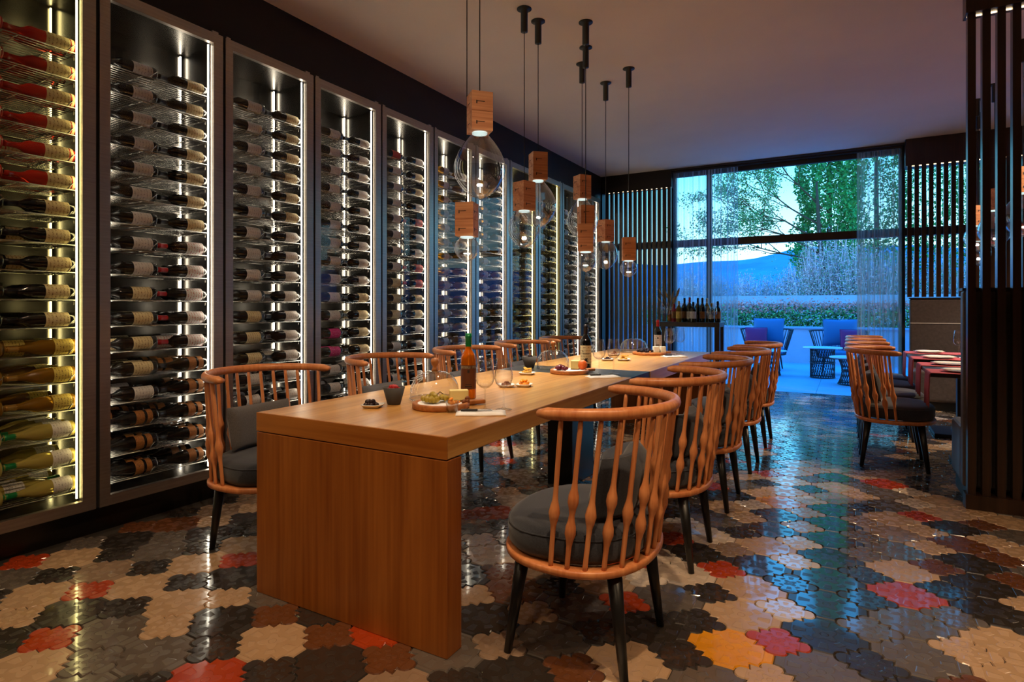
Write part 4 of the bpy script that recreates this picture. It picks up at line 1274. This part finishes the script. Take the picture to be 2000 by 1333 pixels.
for k, (y, lab) in enumerate(((5.22, 'near end of the nearer booth table'), (5.82, 'far end of the nearer booth table'), (6.52, 'near end of the farther booth table'), (7.26, 'far end of the farther booth table'))):
    one('dinner_plate', MB().lathe([(.0005, 0), (.075, 0), (.115, .010), (.118, .012), (.112, .0125), (.074, .004), (.0005, .004)], 36), 'white_china', 'white plate under a napkin, ' + lab, 'plate', (.70, y, zr), 0, 'plates on the booth tables')
    napkin(.70, y, zr + .0135, R(3 + 4 * k), 'folded white napkin, ' + lab, .24, .11, False, 'napkins on the booth tables')
for x, y, lab in ((.88, 6.78, 'wine glass on the farther booth table, left one'), (.86, 5.98 - .06, 'wine glass on the booth tables, right one')):
    wine_glass(x, y, zr - .004, lab, 1.12, 'wine glasses on the booth tables')
for x, y, lab in ((.93, 5.80 - .1, 'small salt shaker beside the booth wine glass'), (.975, 5.80 - .1, 'small pepper shaker beside the salt shaker')):
    t = thing('shaker', lab, 'shaker', (x, y, ZT2), 0, 'shakers on the booth table')
    part('glass_body', MB().lathe([(.0005, 0), (.017, 0), (.017, .04), (.012, .05), (.0005, .05)], 14), 'cheese_white', t)
    part('cap', MB().lathe([(.013, .048), (.013, .060), (.0005, .064)], 14), 'chrome', t)

# ------------------------------------------------------------------ terrace
tf = bpy.data.objects.new('terrace_paving', None); COL.objects.link(tf); tf['kind'] = 'structure'
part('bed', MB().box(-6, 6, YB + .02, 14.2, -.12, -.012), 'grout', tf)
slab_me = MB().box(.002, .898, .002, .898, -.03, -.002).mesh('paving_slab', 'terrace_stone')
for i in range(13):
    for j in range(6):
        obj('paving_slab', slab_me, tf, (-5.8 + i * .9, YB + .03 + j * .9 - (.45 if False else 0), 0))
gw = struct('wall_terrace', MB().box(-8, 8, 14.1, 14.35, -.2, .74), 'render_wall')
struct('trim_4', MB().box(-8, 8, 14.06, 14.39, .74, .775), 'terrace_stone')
struct('garden_ground', MB().add([(-400, 14.3, -.1), (400, 14.3, -.1), (400, 900, -6), (-400, 900, -6)], [(0, 1, 2, 3)]), 'meadow')
struct('garden_wall', MB().box(-30, 30, 24, 24.3, -.5, 1.62), 'render_wall')
struct('planter_soil', MB().box(-8, 8, 14.35, 15.5, -.2, .62), 'bark')

def leaves(mb, pts, size, mi_fn, rr, asp=.45):
    for p in pts:
        d = Vector((rr.gauss(0, 1), rr.gauss(0, 1), rr.gauss(0, 1))).normalized()
        e_ = d.orthogonal().normalized(); e_.rotate(Matrix.Rotation(rr.uniform(0, 6.28), 3, d))
        s = size * rr.uniform(.6, 1.35)
        a = p + d * s; b = p + e_ * s * asp; c = p - d * s * .3; q = p - e_ * s * asp
        mb.add([a, b, c, q], [(0, 1, 2, 3)], mi_fn(p))
# hedge: several shrubs in the planter
hr = random.Random(21)
for k in range(12):
    x = -4.1 + k * .62
    mb = MB(); pts = []
    for _ in range(1500):
        q = Vector((hr.gauss(0, .24), max(-.44, min(.44, hr.gauss(0, .20))), hr.random() ** .8 * .62 + .04))
        pts.append(q)
    leaves(mb, pts, .042, lambda p: 2 if p.z > .50 + hr.uniform(-.10, .14) else (0 if hr.random() < .62 else 1), hr)
    pts = [Vector((hr.gauss(0, .22), hr.gauss(0, .18), .62 + abs(hr.gauss(0, .07)))) for _ in range(170)]
    leaves(mb, pts, .036, lambda p: 2, hr, .32)
    t = thing('hedge_shrub', 'red-tipped hedge shrub in the terrace planter, %s from left' % ORD[k], 'shrub', (x, 14.85, .62), 0, 'hedge shrubs in the planter')
    part('foliage', mb, ['leaf_hedge', 'leaf_hedge_dark', 'leaf_red'], t)
    sm = MB()
    for q in range(5): sm.tube([(hr.uniform(-.05, .05), hr.uniform(-.05, .05), 0), (hr.uniform(-.2, .2), hr.uniform(-.15, .15), .5)], .008, 5)
    part('stems', sm, 'bark', t)
# dry shrubs beyond the garden wall
def twig_shrub(px, y, h, w, m, label, n=420, seed=0, green=0.15):
    rr = random.Random(seed); x = cx(px, y)
    mb = MB(); lf = MB()
    tips = []
    for _ in range(n):
        a = rr.uniform(0, 2 * PI); q = abs(rr.gauss(0, w * .42)); l = h * rr.uniform(.55, 1.05) * (1 - .3 * (q / w))
        b = Vector((q * .5 * math.cos(a), q * .5 * math.sin(a), rr.uniform(0, h * .5)))
        e_ = Vector((q * math.cos(a) + rr.gauss(0, .12), q * math.sin(a) + rr.gauss(0, .12), l))
        mid = b.lerp(e_, .5) + Vector((rr.gauss(0, .06), rr.gauss(0, .06), 0))
        wd = .007 + .004 * rr.random()
        for p, q2 in ((b, mid), (mid, e_)):
            d = (q2 - p).normalized().cross(Vector((rr.gauss(0, 1), rr.gauss(0, 1), .2))).normalized() * wd
            mb.add([p - d, p + d, q2 + d * .5, q2 - d * .5], [(0, 1, 2, 3)], 0 if rr.random() < .75 else 1)
        for s_ in range(52):
            tips.append(b.lerp(e_, rr.uniform(.05, 1)) + Vector((rr.gauss(0, .16), rr.gauss(0, .16), rr.gauss(0, .14))))
    leaves(lf, tips, .062, lambda p: 2 if rr.random() < green else (0 if rr.random() < .7 else 1), rr, .22)
    t = thing('dry_shrub', label, 'shrub', (x, y, -.2), 0, 'dry shrubs beyond the garden wall')
    part('twigs', mb, ['twig_grey', 'twig_mauve', 'leaf_spring'], t); part('small_leaves', lf, ['twig_grey', 'twig_mauve', 'leaf_spring'], t)
for k, (px, y, h, w, m, g) in enumerate([(1345, 27, 3.0, 1.7, 0, .12), (1400, 28, 2.9, 1.7, 0, .12), (1455, 27, 2.8, 1.6, 0, .1), (1500, 28, 2.9, 1.6, 0, .1), (1545, 27, 3.3, 1.5, 0, .2),
                                         (1585, 26, 4.2, 1.3, 0, .25), (1625, 26.5, 4.6, 1.3, 0, .3), (1668, 26, 4.2, 1.4, 0, .3), (1715, 26, 3.8, 1.5, 0, .3), (1765, 27, 3.6, 1.6, 0, .3), (1300, 28, 2.9, 1.7, 0, .1), (1840, 27, 3.6, 2.0, 0, .3), (1930, 27, 3.6, 2.0, 0, .3)]):
    twig_shrub(px, y, h, w, m, 'pale dry shrub beyond the garden wall, %s from left' % (['second', 'third', 'fourth', 'fifth', 'sixth', 'seventh', 'eighth', 'ninth', 'tenth', 'eleventh', 'first', 'twelfth', 'last'][k]), 150, 30 + k, g)
# cypresses
def cypress(px, y, h, r, label, seed, n=13000):
    rr = random.Random(seed); x = cx(px, y); mb = MB(); pts = []
    lob = [(rr.uniform(0, 6.28), rr.uniform(.1, .95), rr.uniform(.5, .9)) for _ in range(60)]
    for _ in range(n):
        s = rr.random() ** 1.15
        a = rr.uniform(0, 2 * PI)
        env = r * (min(1, (1 - s) * 1.5) ** .75) * (.72 + .28 * math.sin(a * 5 + s * 19) * math.cos(a * 3 - s * 11))
        q = env * (1 - rr.random() ** 2 * .35)
        pts.append(Vector((q * math.cos(a), q * math.sin(a), .3 + s * h)))
    leaves(mb, pts, .12, lambda p: 0 if rr.random() < .7 else 1, rr, .32)
    t = thing('cypress_tree', label, 'tree', (x, y, -.3), 0, 'trees beyond the terrace')
    part('foliage', mb, ['leaf_cypress', 'leaf_dark'], t)
    part('trunk', MB().tube([(0, 0, 0), (0, 0, h * .8)], [.16, .03], 8), 'bark', t)
cypress(1620, 29, 15.0, 1.75, 'dense green cypress right of the leafy branches', 41, 40000)
cypress(1712, 33, 16, 2.2, 'dense green cypress behind the beige curtain', 42, 14000)
cypress(1805, 33, 16, 2.3, 'dense green cypress behind the far slat screen', 43, 11000)
cypress(1915, 34, 16, 2.5, 'dense green cypress seen through the foreground slats', 44, 11000)
# leafy tree whose boughs reach left
tr_ = random.Random(51)
tx, ty = cx(1600, 27.2), 27.2
t = thing('leafy_tree', 'open branched leafy tree reaching left across the upper window', 'tree', (tx, ty, -.2), 0, 'trees beyond the terrace')
wd = MB(); lm = MB(); lp = []
wd.tube([(.3, .2, 0), (.25, .1, 2.2), (.1, 0, 3.3), (0, 0, 4.4), (-.1, 0, 6.5)], [.14, .12, .10, .08, .04], 8)
def bough(p, d, l, r, lev):
    pts = [p]; q = p
    for i in range(4):
        d2 = (d + Vector((tr_.gauss(0, .14), tr_.gauss(0, .14), tr_.gauss(0, .10)))).normalized()
        q = q + d2 * l / 4; pts.append(q)
        if lev < 3 and i > 0:
            for _ in range(2 if lev < 1 else 1):
                nd = (d2 + Vector((tr_.gauss(0, .55), tr_.gauss(0, .5), tr_.gauss(.12, .42)))).normalized()
                bough(q, nd, l * tr_.uniform(.42, .62), r * .5, lev + 1)
    wd.tube(pts, [r, r * .85, r * .7, r * .55, r * .35], 5)
    if lev >= 1:
        for i in range(34):
            c = pts[1 + i % 4]; lp.append(c + Vector((tr_.gauss(0, .13), tr_.gauss(0, .13), tr_.gauss(0, .13))))
for z, dx, dz, l in ((3.2, -1, .32, 3.2), (3.5, -1, .55, 3.4), (4.1, -1, .62, 3.2), (4.7, -1, .85, 3.0), (5.4, -.8, .9, 2.6)):
    bough(Vector((.1, 0, z)), Vector((dx, tr_.uniform(-.3, .3), dz)).normalized(), l, .045, 0)
leaves(lm, lp, .062, lambda p: 0 if tr_.random() < .75 else 1, tr_, .5)
part('branches', wd, 'bark', t); part('foliage', lm, ['leaf_spring', 'leaf_cypress'], t)
# distant hills
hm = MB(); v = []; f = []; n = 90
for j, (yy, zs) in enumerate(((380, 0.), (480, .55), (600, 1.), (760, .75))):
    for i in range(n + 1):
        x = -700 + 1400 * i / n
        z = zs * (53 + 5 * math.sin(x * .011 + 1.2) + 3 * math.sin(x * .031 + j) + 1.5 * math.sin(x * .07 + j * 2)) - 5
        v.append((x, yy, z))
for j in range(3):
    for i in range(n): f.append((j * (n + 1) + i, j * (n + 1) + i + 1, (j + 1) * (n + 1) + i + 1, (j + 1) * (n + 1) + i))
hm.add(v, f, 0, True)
struct('distant_hills', hm, 'hill_haze_blue')

# terrace armchairs with upright rope shells
def armchair(x, y, rz, label):
    """front = -Y"""
    t = thing('rope_armchair', label, 'armchair', (x, y, 0), rz, 'rope armchairs on the terrace')
    def shell(a, s):      # a: -120..120 deg round the back, s 0 bottom .. 1 top
        k = .30 + .12 * s
        return Vector((k * 1.12 * math.sin(a), k * math.cos(a), .30 + .47 * s))
    tp = [shell(R(-118 + 236 * i / 30), 1) for i in range(31)]
    part('top_rail', MB().tube(tp, .013, 8), 'rope_dark', t)
    bp_ = [shell(R(-180 + 360 * i / 36), 0) for i in range(37)]
    part('seat_rail', MB().tube(bp_, .015, 8, caps=False), 'rope_dark', t)
    for i in range(27):
        a = R(-115 + 230 * i / 26)
        part('rope', MB().tube([shell(a, 0), shell(a, .5), shell(a, 1)], .0075, 5), 'rope_dark', t)
    for sx in (-1, 1):
        for sy in (-1, 1):
            part('leg', MB().tube([(sx * .22, sy * .20, .30), (sx * .26, sy * .24, 0)], [.017, .012], 8), 'rope_dark', t)
    st_ = MB().lathe([(.0005, .30), (.30, .30), (.315, .33), (.315, .39), (.29, .42), (.0005, .43)], 28, sx=1.1)
    part('seat_pad', st_, 'blue_cushion', t)
    return t
def cushion(x, y, z, w, h, th, m, label, rz=0., tilt=R(-14), roll=0., group=None):
    nn = 16; v = []; f = []
    for s_ in (1, -1):
        for i in range(nn + 1):
            for j in range(nn + 1):
                uu, vv = -1 + 2 * i / nn, -1 + 2 * j / nn
                k = ((1 - uu ** 2) * (1 - vv ** 2)) ** .42
                pinch = 1 - .07 * (1 - abs(uu * vv)) * max(abs(uu), abs(vv)) ** 6
                v.append((uu * w / 2 * pinch, s_ * th / 2 * k, vv * h / 2 * pinch))
    m0 = (nn + 1) ** 2
    for i in range(nn):
        for j in range(nn):
            a = i * (nn + 1) + j; q = (a, a + nn + 1, a + nn + 2, a + 1); f.append(tuple(reversed(q))); f.append(tuple(m0 + w_ for w_ in q))
    t = thing('cushion', label, 'cushion', (x, y, z), 0, group)
    o = part('cover', MB().add(v, f, 0, True), m, t, (0, 0, 0), (tilt, roll, rz))
    ed = [(-w / 2 * .99, 0, -h / 2 * .99), (w / 2 * .99, 0, -h / 2 * .99), (w / 2 * .99, 0, h / 2 * .99), (-w / 2 * .99, 0, h / 2 * .99), (-w / 2 * .99, 0, -h / 2 * .99)]
    part('piping', MB().tube(ed, .005, 5), m, o)
for x, y, s1, wd_ in ((cx(1497, 12.4), 12.4, -.18, 'left'), (cx(1638, 12.1), 12.1, .22, 'right')):
    armchair(x, y, R(0), 'dark rope-backed armchair on the terrace, %s one' % wd_)
    cushion(x + .02, y + .17, .735, .56, .50, .16, 'blue_cushion', 'large blue back cushion in the %s terrace armchair' % wd_, group='blue terrace cushions')
    cushion(x + s1, y - .03, .625, .40, .36, .14, 'purple_cushion', 'small purple cushion in the %s terrace armchair' % wd_, R(8), group='purple terrace cushions')
# side tables with woven wire drums
def drum_table(x, y, h, r, waist, label, n=30):
    t = thing('woven_side_table', label, 'side table', (x, y, 0), 0, 'woven side tables on the terrace')
    part('top', MB().lathe([(.0005, h - .018), (r, h - .018), (r + .004, h - .009), (r, h), (.0005, h)], 36), 'table_white', t)
    def rad(s): return r * .62 * (1 - waist * math.sin(PI * s))
    w1 = MB()
    for k in range(n):
        for dr in (1, -1):
            w1.tube([(rad(s / 6) * math.cos(2 * PI * k / n + dr * s * .09), rad(s / 6) * math.sin(2 * PI * k / n + dr * s * .09), .012 + (h - .035) * s / 6) for s in range(7)], .0042, 4)
    part('woven_base', w1, 'rope_dark', t)
    for z in (.012, h * .5, h - .03):
        s = (z - .012) / (h - .035)
        part('hoop', MB().tube([(rad(s) * math.cos(2 * PI * k / 28), rad(s) * math.sin(2 * PI * k / 28), z) for k in range(29)], .010, 6, caps=False), 'rope_dark', t)
drum_table(cx(1607, 11.5), 11.35, .52, .30, 0., 'tall woven drum table with white top on the terrace')
drum_table(cx(1664, 10.65), 10.55, .43, .31, .28, 'low waisted woven table with white top on the terrace')
drum_table(cx(1505, 11.35), 11.35, .44, .26, .2, 'woven side table beside the left terrace armchair')
